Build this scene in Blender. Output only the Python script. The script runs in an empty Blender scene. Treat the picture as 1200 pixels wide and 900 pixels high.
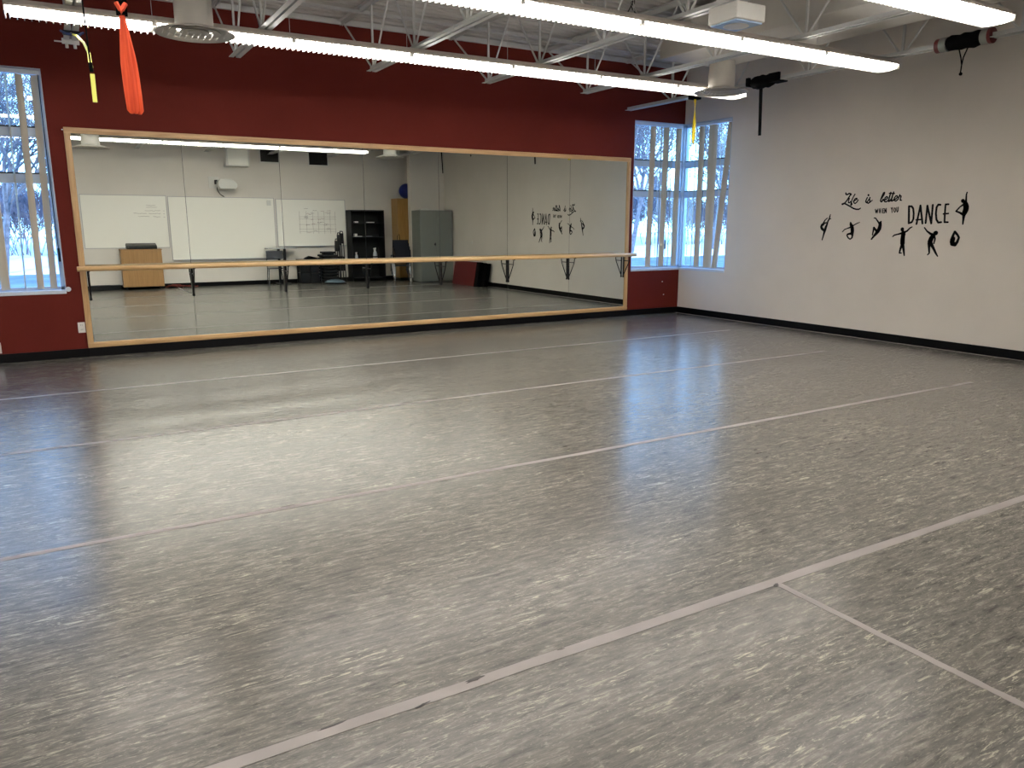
import bpy, bmesh, math, random
from mathutils import Vector, Matrix
C = bpy.context.scene.collection
R = math.radians
random.seed(7)

# ---------------------------------------------------------------- room numbers (metres)
XW, XE = -3.0, 9.305      # west and east wall faces
YS, YN = -0.45, 10.088     # south (whiteboard) and north (mirror) wall faces
ZC = 4.05                  # underside of roof deck
T = 0.25                   # wall thickness

def lin(c):
    return tuple(((v/255)/12.92 if v/255 <= .04045 else ((v/255+.055)/1.055)**2.4) for v in c) + (1,)

# ---------------------------------------------------------------- materials
def mat(name, col, rough=.6, metal=0, spec=.5, trans=0, emit=None, es=0, coat=0):
    m = bpy.data.materials.new(name); m.use_nodes = True
    b = m.node_tree.nodes['Principled BSDF']
    b.inputs['Base Color'].default_value = lin(col)
    b.inputs['Roughness'].default_value = rough
    b.inputs['Metallic'].default_value = metal
    b.inputs['Specular IOR Level'].default_value = spec
    b.inputs['Transmission Weight'].default_value = trans
    b.inputs['Coat Weight'].default_value = coat
    if emit:
        b.inputs['Emission Color'].default_value = lin(emit); b.inputs['Emission Strength'].default_value = es
    return m

def vary(m, c1, c2, scale=(1,1,1), nscale=6, detail=6, lo=.35, hi=.65, bump=0, bscale=None, dist=0):
    nt = m.node_tree; N = nt.nodes; L = nt.links; b = N['Principled BSDF']
    tc = N.new('ShaderNodeTexCoord'); mp = N.new('ShaderNodeMapping'); mp.inputs['Scale'].default_value = scale
    geo = N.new('ShaderNodeNewGeometry'); L.new(geo.outputs['Position'], mp.inputs['Vector'])
    n = N.new('ShaderNodeTexNoise'); n.inputs['Scale'].default_value = nscale; n.inputs['Detail'].default_value = detail
    n.inputs['Distortion'].default_value = dist
    L.new(mp.outputs[0], n.inputs['Vector'])
    r = N.new('ShaderNodeValToRGB'); r.color_ramp.elements[0].position = lo; r.color_ramp.elements[1].position = hi
    r.color_ramp.elements[0].color = lin(c1); r.color_ramp.elements[1].color = lin(c2)
    L.new(n.outputs['Fac'], r.inputs[0]); L.new(r.outputs[0], b.inputs['Base Color'])
    if bump:
        n2 = N.new('ShaderNodeTexNoise'); n2.inputs['Scale'].default_value = bscale or 80; n2.inputs['Detail'].default_value = 3
        L.new(geo.outputs['Position'], n2.inputs['Vector'])
        bp = N.new('ShaderNodeBump'); bp.inputs['Strength'].default_value = bump; bp.inputs['Distance'].default_value = .01
        L.new(n2.outputs['Fac'], bp.inputs['Height']); L.new(bp.outputs[0], b.inputs['Normal'])
    return m

M = {}
M['red'] = vary(mat('red_paint', (97,36,29), .7, spec=.1), (95,35,28), (101,38,31), nscale=1.3, bump=.12, bscale=120)
M['beige'] = vary(mat('beige_paint', (217,210,201), .6, spec=.3), (214,207,198), (220,213,204), nscale=1.1, bump=.12, bscale=120)
M['black_base'] = mat('black_rubber_baseboard', (6,6,8), .5, spec=.15)
M['deck'] = vary(mat('deck_paint', (186,184,178), .7), (180,178,172), (192,190,184), nscale=2)
M['steel'] = mat('painted_steel', (196,197,195), .5)
M['duct'] = vary(mat('duct_paint', (192,188,180), .55), (188,184,176), (197,193,185), nscale=3)
M['housing'] = mat('fixture_housing', (206,196,186), .45)
M['louver'] = mat('louver_white', (238,236,230), .4)
M['lamp'] = mat('lamp_emitter', (255,250,240), .5, emit=(255,250,245), es=26)
M['white'] = mat('white_plastic', (214,212,206), .4)
M['whiteboard'] = mat('whiteboard_face', (240,236,226), .3)
M['alu'] = mat('aluminium', (170,172,174), .35, metal=.7)
M['winframe'] = mat('window_frame_paint', (178,190,204), .4)
M['sill'] = mat('window_sill_paint', (205,214,222), .4)
M['vane'] = mat('blind_vane', (186,178,160), .7)
M['chrome'] = mat('chrome', (140,142,146), .22, metal=1)
M['black'] = mat('black_metal', (9,9,10), .4, spec=.3)
M['blackp'] = mat('black_plastic', (13,13,15), .5, spec=.3)
M['fabric_black'] = mat('black_webbing', (6,6,7), .9, spec=.08)
M['navy'] = mat('navy_plastic', (15,18,30), .5)
M['dark'] = mat('dark_void', (16,15,14), .8)
M['orange'] = vary(mat('orange_fabric', (226,74,32), .75), (205,60,24), (236,90,44), scale=(30,30,1), nscale=3)
M['yellow'] = mat('yellow_webbing', (236,212,44), .7)
M['lyellow'] = mat('pale_yellow_rope', (226,224,110), .7)
M['bluesheen'] = mat('blue_reflection_plate', (178,202,232), .15)  # blue window reflection put into the colour of the box underside
M['blue'] = mat('blue_rubber', (22,38,120), .4)
M['bluerope'] = mat('blue_rope', (52,72,120), .7)
M['grey_cab'] = mat('grey_steel_cabinet', (122,126,120), .4)
M['dome'] = mat('blue_grey_dome', (92,112,124), .4)
M['redmat'] = mat('red_vinyl', (92,18,20), .45)
M['redcord'] = mat('red_cord', (110,34,24), .6)
M['tape'] = vary(mat('floor_tape', (120,113,110), .5), (115,108,105), (126,119,116), nscale=4)
M['tapeedge'] = mat('torn_tape', (38,33,30), .7)
M['decal'] = mat('black_vinyl', (8,8,8), .6, spec=.15)
M['ink'] = mat('marker_ink', (116,106,98), .6)
M['inkred'] = mat('marker_ink_red', (156,110,100), .6)
M['bottle'] = mat('bottle_plastic', (206,210,214), .35)
M['snow'] = vary(mat('snow', (238,240,244), .8), (230,233,238), (246,247,250), nscale=.3, bump=.3, bscale=2)
M['asphalt'] = vary(mat('asphalt', (92,96,104), .8), (84,88,96), (120,126,134), nscale=.8)
M['bark'] = vary(mat('bark', (90,90,96), .9), (76,76,82), (108,108,114), nscale=8)
M['twig'] = vary(mat('twig', (104,96,104), .9), (90,84,92), (120,110,116), nscale=2)
M['mirror'] = mat('silvered_glass', (226,232,226), .0, metal=1)
M['mirror_edge'] = mat('mirror_edge', (52,58,54), .3)

def wood(name, c1, c2, axis='x', rough=.4):
    sc = {'x':(1.2,22,22), 'z':(22,22,1.2), 'y':(22,1.2,22)}[axis]
    return vary(mat(name, c1, rough), c1, c2, scale=sc, nscale=1.6, detail=5, lo=.3, hi=.7, dist=.6)
M['frame_wood_h'] = wood('frame_wood_horizontal', (176,138,92), (206,172,124), 'x')
M['frame_wood_v'] = wood('frame_wood_vertical', (176,138,92), (206,172,124), 'z')
M['barre_wood'] = wood('barre_wood', (196,156,104), (222,188,138), 'x', .3)
M['maple'] = wood('maple_veneer', (150,112,68), (168,128,82), 'z')
M['oak'] = wood('oak_veneer', (158,120,66), (178,138,82), 'z')

def glass_mat():
    m = bpy.data.materials.new('window_glass'); m.use_nodes = True
    nt = m.node_tree; nt.nodes.clear(); N = nt.nodes; L = nt.links
    o = N.new('ShaderNodeOutputMaterial'); mx = N.new('ShaderNodeMixShader')
    t = N.new('ShaderNodeBsdfTransparent'); t.inputs[0].default_value = (.9,.96,1,1)
    g = N.new('ShaderNodeBsdfGlossy'); g.inputs['Roughness'].default_value = 0
    f = N.new('ShaderNodeMapRange'); lw = N.new('ShaderNodeLayerWeight'); pw = N.new('ShaderNodeMath'); pw.operation = 'POWER'; pw.inputs[1].default_value = 4
    L.new(lw.outputs['Facing'], pw.inputs[0]); L.new(pw.outputs[0], f.inputs[0]); f.inputs['To Min'].default_value = .04; f.inputs['To Max'].default_value = .8
    L.new(f.outputs[0], mx.inputs[0]); L.new(t.outputs[0], mx.inputs[1]); L.new(g.outputs[0], mx.inputs[2]); L.new(mx.outputs[0], o.inputs[0])
    return m
M['glass'] = glass_mat()

def floor_mat():
    m = bpy.data.materials.new('marbled_vinyl_floor'); m.use_nodes = True
    nt = m.node_tree; N = nt.nodes; L = nt.links; b = N['Principled BSDF']
    geo = N.new('ShaderNodeNewGeometry')
    def noise(scale, ns, det, dist=0, rough=.6, rot=0):
        mp = N.new('ShaderNodeMapping'); mp.inputs['Scale'].default_value = scale; mp.inputs['Rotation'].default_value = (0,0,R(rot))
        L.new(geo.outputs['Position'], mp.inputs['Vector'])
        n = N.new('ShaderNodeTexNoise'); n.inputs['Scale'].default_value = ns; n.inputs['Detail'].default_value = det
        n.inputs['Distortion'].default_value = dist; n.inputs['Roughness'].default_value = rough
        L.new(mp.outputs[0], n.inputs['Vector']); return n
    def ramp(n, pts):
        r = N.new('ShaderNodeValToRGB'); e = r.color_ramp.elements
        while len(e) < len(pts): e.new(.5)
        for i, (p, c) in enumerate(pts): e[i].position = p; e[i].color = c if len(c) == 4 else lin(c)
        L.new(n.outputs['Fac'], r.inputs[0]); return r
    base = ramp(noise((1,5.5,1), 7.0, 10, .5, .72), [(.32,(54,52,50)), (.45,(83,81,77)), (.55,(96,93,87)), (.67,(127,123,114))])
    def layer(prev, n, lo, hi, col, amt=1, mod=None):
        r = ramp(n, [(lo,(0,0,0,1)), (hi,(amt,amt,amt,1))])
        mx = N.new('ShaderNodeMix'); mx.data_type = 'RGBA'
        if mod:
            k = N.new('ShaderNodeMapRange'); k.inputs['From Min'].default_value = .40; k.inputs['From Max'].default_value = .62
            k.inputs['To Min'].default_value = .15; k.inputs['To Max'].default_value = 1.25; L.new(mod.outputs['Fac'], k.inputs['Value'])
            q = N.new('ShaderNodeMath'); q.operation = 'MULTIPLY'; q.use_clamp = True; L.new(r.outputs[0], q.inputs[0]); L.new(k.outputs[0], q.inputs[1]); L.new(q.outputs[0], mx.inputs['Factor'])
        else: L.new(r.outputs[0], mx.inputs['Factor'])
        L.new(prev.outputs[2 if prev.type == 'MIX' else 0], mx.inputs[6]); mx.inputs[7].default_value = lin(col)
        return mx
    MOD = noise((1,3.2,1), 1.5, 5, .5, .6)
    l1 = layer(base, noise((1,7,1), 8.5, 10, 1.6, .72), .55, .625, (184,179,159), .56, MOD)
    l2 = layer(l1, noise((1,7,1), 9, 10, 1.5, .72, 1.5), .555, .64, (46,44,41), .40)
    l3 = layer(l2, noise((1,4,1), 30, 7, 1.2, .66, -2), .57, .64, (168,163,148), .34)
    l4 = layer(l3, noise((1,2,1), .55, 3, 0, .5), .45, .75, (70,68,64), .3)
    L.new(l4.outputs[2], b.inputs['Base Color'])
    rr = N.new('ShaderNodeMapRange'); rn = MOD
    rr.inputs['To Min'].default_value = .185; rr.inputs['To Max'].default_value = .275
    L.new(rn.outputs['Fac'], rr.inputs['Value']); L.new(rr.outputs[0], b.inputs['Roughness'])
    b.inputs['Specular IOR Level'].default_value = .22
    bn = noise((1,1.6,1), 9, 3); bp = N.new('ShaderNodeBump'); bp.inputs['Strength'].default_value = .05; bp.inputs['Distance'].default_value = .01
    L.new(bn.outputs['Fac'], bp.inputs['Height']); L.new(bp.outputs[0], b.inputs['Normal'])
    return m
M['floor'] = floor_mat()

# ---------------------------------------------------------------- mesh helper
ORG = {}
class MB:
    def __init__(s): s.v = []; s.f = []
    def add(s, vs, fs):
        n = len(s.v); s.v += [Vector(v) for v in vs]; s.f += [tuple(i+n for i in f) for f in fs]; return s
    def box(s, x0,x1,y0,y1,z0,z1):
        x0,x1 = sorted((x0,x1)); y0,y1 = sorted((y0,y1)); z0,z1 = sorted((z0,z1))
        return s.add([(x0,y0,z0),(x1,y0,z0),(x1,y1,z0),(x0,y1,z0),(x0,y0,z1),(x1,y0,z1),(x1,y1,z1),(x0,y1,z1)],
                     [(0,3,2,1),(4,5,6,7),(0,1,5,4),(1,2,6,5),(2,3,7,6),(3,0,4,7)])
    def obox(s, c, d, rot):   # centre, dims, Matrix
        hx,hy,hz = d[0]/2,d[1]/2,d[2]/2; c = Vector(c)
        vs = [c + rot @ Vector(p) for p in [(-hx,-hy,-hz),(hx,-hy,-hz),(hx,hy,-hz),(-hx,hy,-hz),(-hx,-hy,hz),(hx,-hy,hz),(hx,hy,hz),(-hx,hy,hz)]]
        return s.add(vs, [(0,3,2,1),(4,5,6,7),(0,1,5,4),(1,2,6,5),(2,3,7,6),(3,0,4,7)])
    def tube(s, pts, r, n=8, flat=None):
        pts = [Vector(p) for p in pts]; rs = r if isinstance(r, (list,tuple)) else [r]*len(pts)
        rings = []; up = None
        for i, p in enumerate(pts):
            t = (pts[min(i+1,len(pts)-1)] - pts[max(i-1,0)]).normalized()
            if up is None: up = Vector((0,0,1)) if abs(t.z) < .9 else Vector((0,1,0))
            a = t.cross(up); 
            if a.length < 1e-5: a = t.cross(Vector((1,0,0)))
            a.normalize(); b = a.cross(t).normalized(); up = b
            rings.append([p + (a*math.cos(2*math.pi*k/n) + b*math.sin(2*math.pi*k/n)*(flat or 1))*rs[i] for k in range(n)])
        vs = [v for q in rings for v in q]; fs = []
        for i in range(len(pts)-1):
            for k in range(n):
                fs.append((i*n+k, i*n+(k+1)%n, (i+1)*n+(k+1)%n, (i+1)*n+k))
        fs.append(tuple(range(n))[::-1]); fs.append(tuple((len(pts)-1)*n+k for k in range(n)))
        return s.add(vs, fs)
    def lathe(s, prof, c=(0,0,0), n=32, axis='z'):
        c = Vector(c); vs = []; fs = []
        for (r, h) in prof:
            for k in range(n):
                a = 2*math.pi*k/n; x, y = r*math.cos(a), r*math.sin(a)
                vs.append(c + (Vector((x,y,h)) if axis == 'z' else Vector((x,h,y)) if axis == 'y' else Vector((h,x,y))))
        for i in range(len(prof)-1):
            for k in range(n): fs.append((i*n+k, i*n+(k+1)%n, (i+1)*n+(k+1)%n, (i+1)*n+k))
        if prof[0][0] > 1e-4: fs.append(tuple(range(n))[::-1])
        if prof[-1][0] > 1e-4: fs.append(tuple((len(prof)-1)*n+k for k in range(n)))
        return s.add(vs, fs)
    def prism(s, poly, d0, d1, axis='y'):   # poly of (a,b) extruded along axis
        def P(a,b,d): return {'y':(a,d,b),'x':(d,a,b),'z':(a,b,d)}[axis]
        n = len(poly); vs = [P(a,b,d0) for a,b in poly] + [P(a,b,d1) for a,b in poly]
        return s.add(vs, [tuple(range(n)), tuple(range(2*n-1,n-1,-1))] + [(i,(i+n),(i+1)%n+n,(i+1)%n) for i in range(n)])
    def build(s, name, m, parent=None, smooth=False, bevel=0, base=None, seg=2):
        o0 = ORG[parent.name] if parent else None
        if o0 is None:
            if base is not None: o0 = Vector(base)
            else:
                xs = [v.x for v in s.v]; ys = [v.y for v in s.v]; zs = [v.z for v in s.v]
                o0 = Vector(((min(xs)+max(xs))/2, (min(ys)+max(ys))/2, min(zs)))
        me = bpy.data.meshes.new(name); me.from_pydata([tuple(v-o0) for v in s.v], [], s.f); me.update()
        bm = bmesh.new(); bm.from_mesh(me); bmesh.ops.recalc_face_normals(bm, faces=bm.faces); bm.to_mesh(me); bm.free()
        if smooth:
            for p in me.polygons: p.use_smooth = True
            try: me.set_sharp_from_angle(angle=R(40))
            except Exception: pass
        o = bpy.data.objects.new(name, me); C.objects.link(o); me.materials.append(m if not isinstance(m, str) else M[m])
        if parent: o.parent = parent
        else: o.location = o0
        ORG[o.name] = o0
        if bevel:
            b = o.modifiers.new('bevel','BEVEL'); b.width = bevel; b.segments = seg; b.limit_method = 'ANGLE'; b.angle_limit = R(40)
        return o

def tag(o, label, cat, group=None, kind=None):
    if label: o['label'] = label
    if cat: o['category'] = cat
    if group: o['group'] = group
    if kind: o['kind'] = kind
    return o
def thing(name, base, label, cat, group=None):
    o = bpy.data.objects.new(name, None); o.empty_display_size = .1; C.objects.link(o); o.location = base
    ORG[o.name] = Vector(base); return tag(o, label, cat, group)
def structure(o): o['kind'] = 'structure'; return o
def copy_tree(o, offset=None, parent=None, label=None):
    c = o.copy(); C.objects.link(c); ORG[c.name] = ORG[o.name] + (Vector(offset) if offset else Vector())
    if parent: c.parent = parent; ORG[c.name] = ORG[parent.name]
    elif offset: c.location = o.location + Vector(offset)
    for ch in list(o.children): copy_tree(ch, None, c)
    if label: c['label'] = label
    return c
def rz(a): return Matrix.Rotation(a, 3, 'Z')

# ---------------------------------------------------------------- SETTING: shell
structure(MB().box(XW-T, XE+T, -1.6, YN+T, -.12, 0).build('floor', 'floor'))

zw0, zw1 = .77, 3.15        # window sill and head
WL0, WL1 = -2.3, .055       # left window opening in the north wall
WR0 = 8.235                 # right window opening, runs to the corner
WE0 = 9.022                 # same window continues on the east wall from here to the corner
m = MB()
m.box(XW-T, WL0, YN, YN+T, 0, ZC); m.box(WL0, WL1, YN, YN+T, 0, zw0); m.box(WL0, WL1, YN, YN+T, zw1, ZC)
m.box(WL1, WR0, YN, YN+T, 0, ZC); m.box(WR0, XE+T, YN, YN+T, 0, zw0); m.box(WR0, XE+T, YN, YN+T, zw1, ZC)
structure(m.build('wall_north', 'red'))
m = MB()
m.box(XE, XE+T, -1.6, WE0, 0, ZC); m.box(XE, XE+T, WE0, YN, 0, zw0); m.box(XE, XE+T, WE0, YN, zw1, ZC)
structure(m.build('wall_east', 'beige'))
structure(MB().box(XW-T, XE+T, YS-.15, YS, 0, ZC).build('wall_south', 'beige'))
structure(MB().box(XW-T, XW, YS, YN, 0, ZC).build('wall_west', 'beige'))
structure(MB().box(8.30, XE, .53, .68, 0, ZC).build('wall_return', 'beige'))
# fluted roof deck, flutes run east-west
m = MB(); p = .15; n = int((YN+T+1.6)/p); prof = []
for i in range(n+1):
    y = -1.6 + i*p
    prof += [(y, ZC), (y+.045, ZC), (y+.065, ZC+.04), (y+.13, ZC+.04)]
prof += [(YN+T, ZC), (YN+T, ZC+.2), (-1.6, ZC+.2)]
prof = [q for q in prof if q[0] <= YN+T]
vs = [(XW-T, a, b) for a, b in prof] + [(XE+T, a, b) for a, b in prof]; k = len(prof)
m.add(vs, [(i, i+1, i+1+k, i+k) for i in range(k-1)] + [(k-1, 0, k, 2*k-1)])
m.box(XW-T, XE+T, -1.6, YN+T, ZC+.12, ZC+.3)
structure(m.build('ceiling', 'deck'))
# black rubber baseboards
structure(MB().box(XW, .22, YN-.014, YN, 0, .10).box(.22, 8.14, YN-.014, YN, 0, .10).box(8.14, XE, YN-.014, YN, 0, .10).build('baseboard_north', 'black_base', bevel=.003))
structure(MB().box(XE-.014, XE, .68, YN-.014, 0, .10).build('baseboard_east', 'black_base', bevel=.003))
structure(MB().box(XW, 8.3, YS, YS+.014, 0, .10).build('baseboard_south', 'black_base', bevel=.003))
structure(MB().box(XW, XW+.014, YS, YN, 0, .10).build('baseboard_west', 'black_base', bevel=.003))
structure(MB().box(8.30, XE-.02, .68, .694, 0, .10).build('baseboard_return', 'black_base'))
structure(MB().box(XE-.075, XE-.06, .7, YN-.03, 0, .003).build('trim_1', 'tape'))

# windows
def window(name, orient, a0, a1, mull_v=()):
    root = bpy.data.objects.new(name, None); C.objects.link(root); root['kind'] = 'structure'
    base = Vector(((a0+a1)/2, YN+.1, zw0)) if orient == 'n' else Vector((XE+.1, (a0+a1)/2, zw0))
    root.location = base; ORG[root.name] = base
    def bx(mb, u0,u1,d0,d1,z0,z1):
        if orient == 'n': mb.box(u0,u1,YN+d0,YN+d1,z0,z1)
        else: mb.box(XE+d0,XE+d1,u0,u1,z0,z1)
    f = MB(); w = .05
    bx(f, a0,a0+w,.10,.17,zw0,zw1); bx(f, a1-w,a1,.10,.17,zw0,zw1); bx(f, a0,a1,.10,.17,zw0,zw0+w); bx(f, a0,a1,.10,.17,zw1-w,zw1)
    f.build('window_frame', 'winframe', root, bevel=.004)
    for z in (2.445, 1.955):
        q = MB(); bx(q, a0+w,a1-w,.10,.16,z,z+.10); q.build('transom', 'winframe', root, bevel=.004)
        q = MB(); bx(q, a0+w,a1-w,.095,.105,z+.1,z+.115); q.build('gasket', 'black', root)
    g = MB(); bx(g, a0+w,a1-w,.13,.136,zw0+w,zw1-w); g.build('window_glass', 'glass', root)
    s = MB(); bx(s, a0,a1,-.012,.10,zw0-.03,zw0+.012); s.build('window_sill', 'sill', root, bevel=.005)
    t = MB(); bx(t, a0,a0+.012,0,.10,zw0,zw1); bx(t, a0,a1,0,.10,zw1-.012,zw1)
    if orient == 'n' and a1 < 1: bx(t, a1-.012,a1,0,.10,zw0,zw1)
    t.build('window_reveal', 'winframe', root)
    return root
window('window_1', 'n', WL0, WL1); window('window_2', 'n', WR0, XE+.10); window('window_3', 'e', WE0, YN+.10)
structure(MB().box(XE+.07, XE+.17, YN+.07, YN+.17, zw0, zw1).build('trim_2', 'winframe', bevel=.006))   # corner post of the wrap-round window
structure(MB().lathe([(.0,0),(.026,.001),(.028,.008),(.024,.016),(0,.018)], (.075,YN-.02,.79), 16, 'y').build('trim_3', 'sill', smooth=True))

# vertical blinds: (position, angle of the vane's flat to the wall, lean at the foot)
def blind(name, orient, a0, a1, vanes, label):
    root = thing(name, ((a0+a1)/2, YN+.05, zw1) if orient == 'n' else (XE+.05, (a0+a1)/2, zw1), label, 'blind', 'vertical blinds in the windows')
    h = MB()
    if orient == 'n': h.box(a0,a1,YN+.025,YN+.065,zw1-.06,zw1-.015)
    else: h.box(XE+.025,XE+.065,a0,a1,zw1-.06,zw1-.015)
    h.build('headrail', 'sill', root, bevel=.004)
    for (pos, ang, lean) in vanes:
        v = MB(); w = .089; nseg = 4; top = zw1-.065; bot = zw0+.03; vs = []
        for zi, z in ((0, top), (1, bot)):
            for k in range(nseg+1):
                t = (k/nseg-.5); bow = (.25-t*t)*.03
                lx, ly = t*w, bow
                a = R(ang); dx, dy = lx*math.cos(a)-ly*math.sin(a), lx*math.sin(a)+ly*math.cos(a)
                sh = lean*zi
                vs.append((pos+dx+sh, YN+.045+dy, z) if orient == 'n' else (XE+.045+dx, pos+dy+sh, z))
        th = Vector((.0012*math.sin(R(ang)), -.0012*math.cos(R(ang)), 0))
        m_ = nseg+1; vs2 = [Vector(q)+th for q in vs]; allv = vs + vs2; N2 = 2*m_
        fs = [(k,k+1,m_+k+1,m_+k) for k in range(nseg)] + [(N2+k+1,N2+k,N2+m_+k,N2+m_+k+1) for k in range(nseg)]
        fs += [(0,m_,N2+m_,N2),(nseg,N2+nseg,N2+m_+nseg,m_+nseg)]
        v.add(allv, fs)
        v.build('vane', 'vane', root, smooth=True)
    c = MB()
    e = a1-.02 if (orient == 'n' and a1 < 1) else (8.99 if orient == 'n' else 9.62)
    if orient == 'n': c.tube([(e,YN+.03,zw1-.06),(e-.004,YN+.02,2.2),(e,YN+.025,1.25)], .004, 5); c.tube([(e,YN+.025,1.25),(e,YN+.025,1.10)], .012, 8)
    else: c.tube([(XE+.02,e,zw1-.06),(XE+.02,e,1.3)], .004, 5)
    c.build('cord', 'black', root)
    return root
blind('vertical_blind', 'n', WL0+.01, WL1-.01,
      [(-2.22+.13*i,45+5*(i%3),0) for i in range(13)] + [(-.50,20,-.02),(-.275,82,-.06),(-.155,42,-.035),(-.012,-40,-.05)],
      'vertical blind with beige vanes hanging in the tall window left of the wall mirror')
blind('vertical_blind', 'n', WR0+.01, XE-.01,
      [(8.665,-40,-.03),(8.79,50,0),(8.84,60,0),(8.945,-42,-.02),(9.01,48,0),(9.075,52,0),(9.22,-45,-.01)],
      'vertical blind with beige vanes in the red wall half of the corner window')
blind('vertical_blind', 'e', WE0+.01, YN-.04,
      [(9.96,45,0),(9.85,50,0),(9.72,128,0),(9.60,46,0),(9.50,128,0),(9.43,132,0),(9.28,42,.0),(9.08,132,.22)],
      'vertical blind with beige vanes in the beige wall half of the corner window')

# ---------------------------------------------------------------- wall mirror
mx0, mx1, mz0, mz1 = .207, 8.157, .105, 2.56; fw = .062
root = thing('wall_mirror', ((mx0+mx1)/2, YN, mz0), 'long wall mirror of seven panels in a light wooden frame on the red wall', 'mirror')
def frame_bar(horizontal, z0, z1, x0, x1):
    q = MB(); q.box(x0,x1,YN-.028,YN,z0,z1)
    if horizontal:
        zc = (z0+z1)/2; q.box(x0,x1,YN-.036,YN-.028,zc-.014,zc+.020)
    else:
        xc = (x0+x1)/2; q.box(xc-.017,xc+.014,YN-.036,YN-.028,z0,z1)
    return q
for (z0,z1) in ((mz0,mz0+fw),(mz1-fw,mz1)): frame_bar(True,z0,z1,mx0,mx1).build('frame_rail','frame_wood_h',root,bevel=.004)
for (x0,x1) in ((mx0,mx0+fw),(mx1-fw,mx1)): frame_bar(False,mz0+fw,mz1-fw,x0,x1).build('frame_stile','frame_wood_v',root,bevel=.004)
seams = [mx0+fw, 1.399, 2.534, 3.632, 4.735, 5.850, 6.975, mx1-fw]
for i in range(7):
    a, b = seams[i]+.0022, seams[i+1]-.0022
    q = MB(); q.add([(a,YN-.012,mz0+fw),(b,YN-.012,mz0+fw),(b,YN-.012,mz1-fw),(a,YN-.012,mz1-fw),(a,YN-.006,mz0+fw),(b,YN-.006,mz0+fw),(b,YN-.006,mz1-fw),(a,YN-.006,mz1-fw)],
                    [(0,1,2,3),(7,6,5,4),(0,4,5,1),(1,5,6,2),(2,6,7,3),(3,7,4,0)])
    q.build('mirror_panel', 'mirror', root)
q = MB(); q.box(mx0+fw-.005,mx1-fw+.005,YN-.006,YN,mz0+fw-.005,mz1-fw+.005); q.build('backing', 'mirror_edge', root)
# little screws at the frame's upper left corner
MB().tube([(mx0-.012,YN,2.53),(mx0-.012,YN-.03,2.53)], .006, 8).build('hook', 'chrome', root)

# ---------------------------------------------------------------- ballet barre
zb, yb, rb = 1.023, YN-.205, .0285
root = thing('ballet_barre', (4.15, YN-.1, .65), 'long round wooden ballet barre on black brackets along the wall mirror', 'barre')
q = MB(); q.tube([(.180,yb,zb),(.184,yb,zb),(8.165,yb,zb),(8.170,yb,zb)], [rb*.9,rb,rb,rb*.9], 24); q.build('rail', 'barre_wood', root, smooth=True)
for bx in [.29, 1.399, 2.52, 3.632, 4.735, 5.850, 6.955, 8.05]:
    yp = YN-.036
    q = MB(); q.box(bx-.011,bx+.011,yp-.008,yp+(.022 if .3<bx<8 else 0),.665,1.0); q.lathe([(0,0),(.015,0),(.015,.01),(0,.01)],(bx,yp-.008,.665),16,'y')
    q.tube([(bx,yp-.008,.69),(bx,yb+.055,.86),(bx,yb+.022,.915),(bx,yb+.004,zb-rb+.004)], .0075, 8)
    q.tube([(bx,yp-.006,.925),(bx,yb+.020,.925)], .0065, 8)
    q.box(bx-.014,bx+.014,yb-.018,yb+.03,zb-rb-.006,zb-rb+.004)
    q.build('bracket', 'black', root, bevel=.0015)
    MB().tube([(bx,yp-.009,.72),(bx,yp-.015,.72)], .006, 8).build('screw', 'chrome', root)

# outlets on the red wall
def outlet(x, z, label):
    root = thing('wall_outlet', (x, YN, z-.06), label, 'outlet', 'outlets on the red wall')
    MB().box(x-.037,x+.037,YN-.007,YN,z-.06,z+.06).build('cover_plate','white',root,bevel=.002)
    for dz in (-.027,.027):
        q = MB(); q.box(x-.017,x+.017,YN-.010,YN-.007,z+dz-.019,z+dz+.019); s = q.build('socket','white',root,bevel=.002)
        q = MB(); q.box(x-.009,x-.006,YN-.0108,YN-.0100,z+dz-.004,z+dz+.010); q.box(x+.006,x+.009,YN-.0108,YN-.0100,z+dz-.004,z+dz+.010); q.build('slot','black',s)
outlet(.163, .345, 'white wall outlet touching the left side of the mirror frame')
outlet(-.672, .17, 'white wall outlet low on the red wall under the left window, at the picture edge')
for (x,z,l) in ((8.937,.546,'small white screw head in the red wall below the corner window, the higher one'),(8.977,.324,'small white screw head in the red wall near the baseboard, the lower one')):
    tag(MB().lathe([(.0,0),(.007,.001),(.009,.004),(.008,.006)],(x,YN-.006,z),12,'y').build('screw_head','white',smooth=True), l, 'screw', 'screw heads in the red wall')

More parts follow.
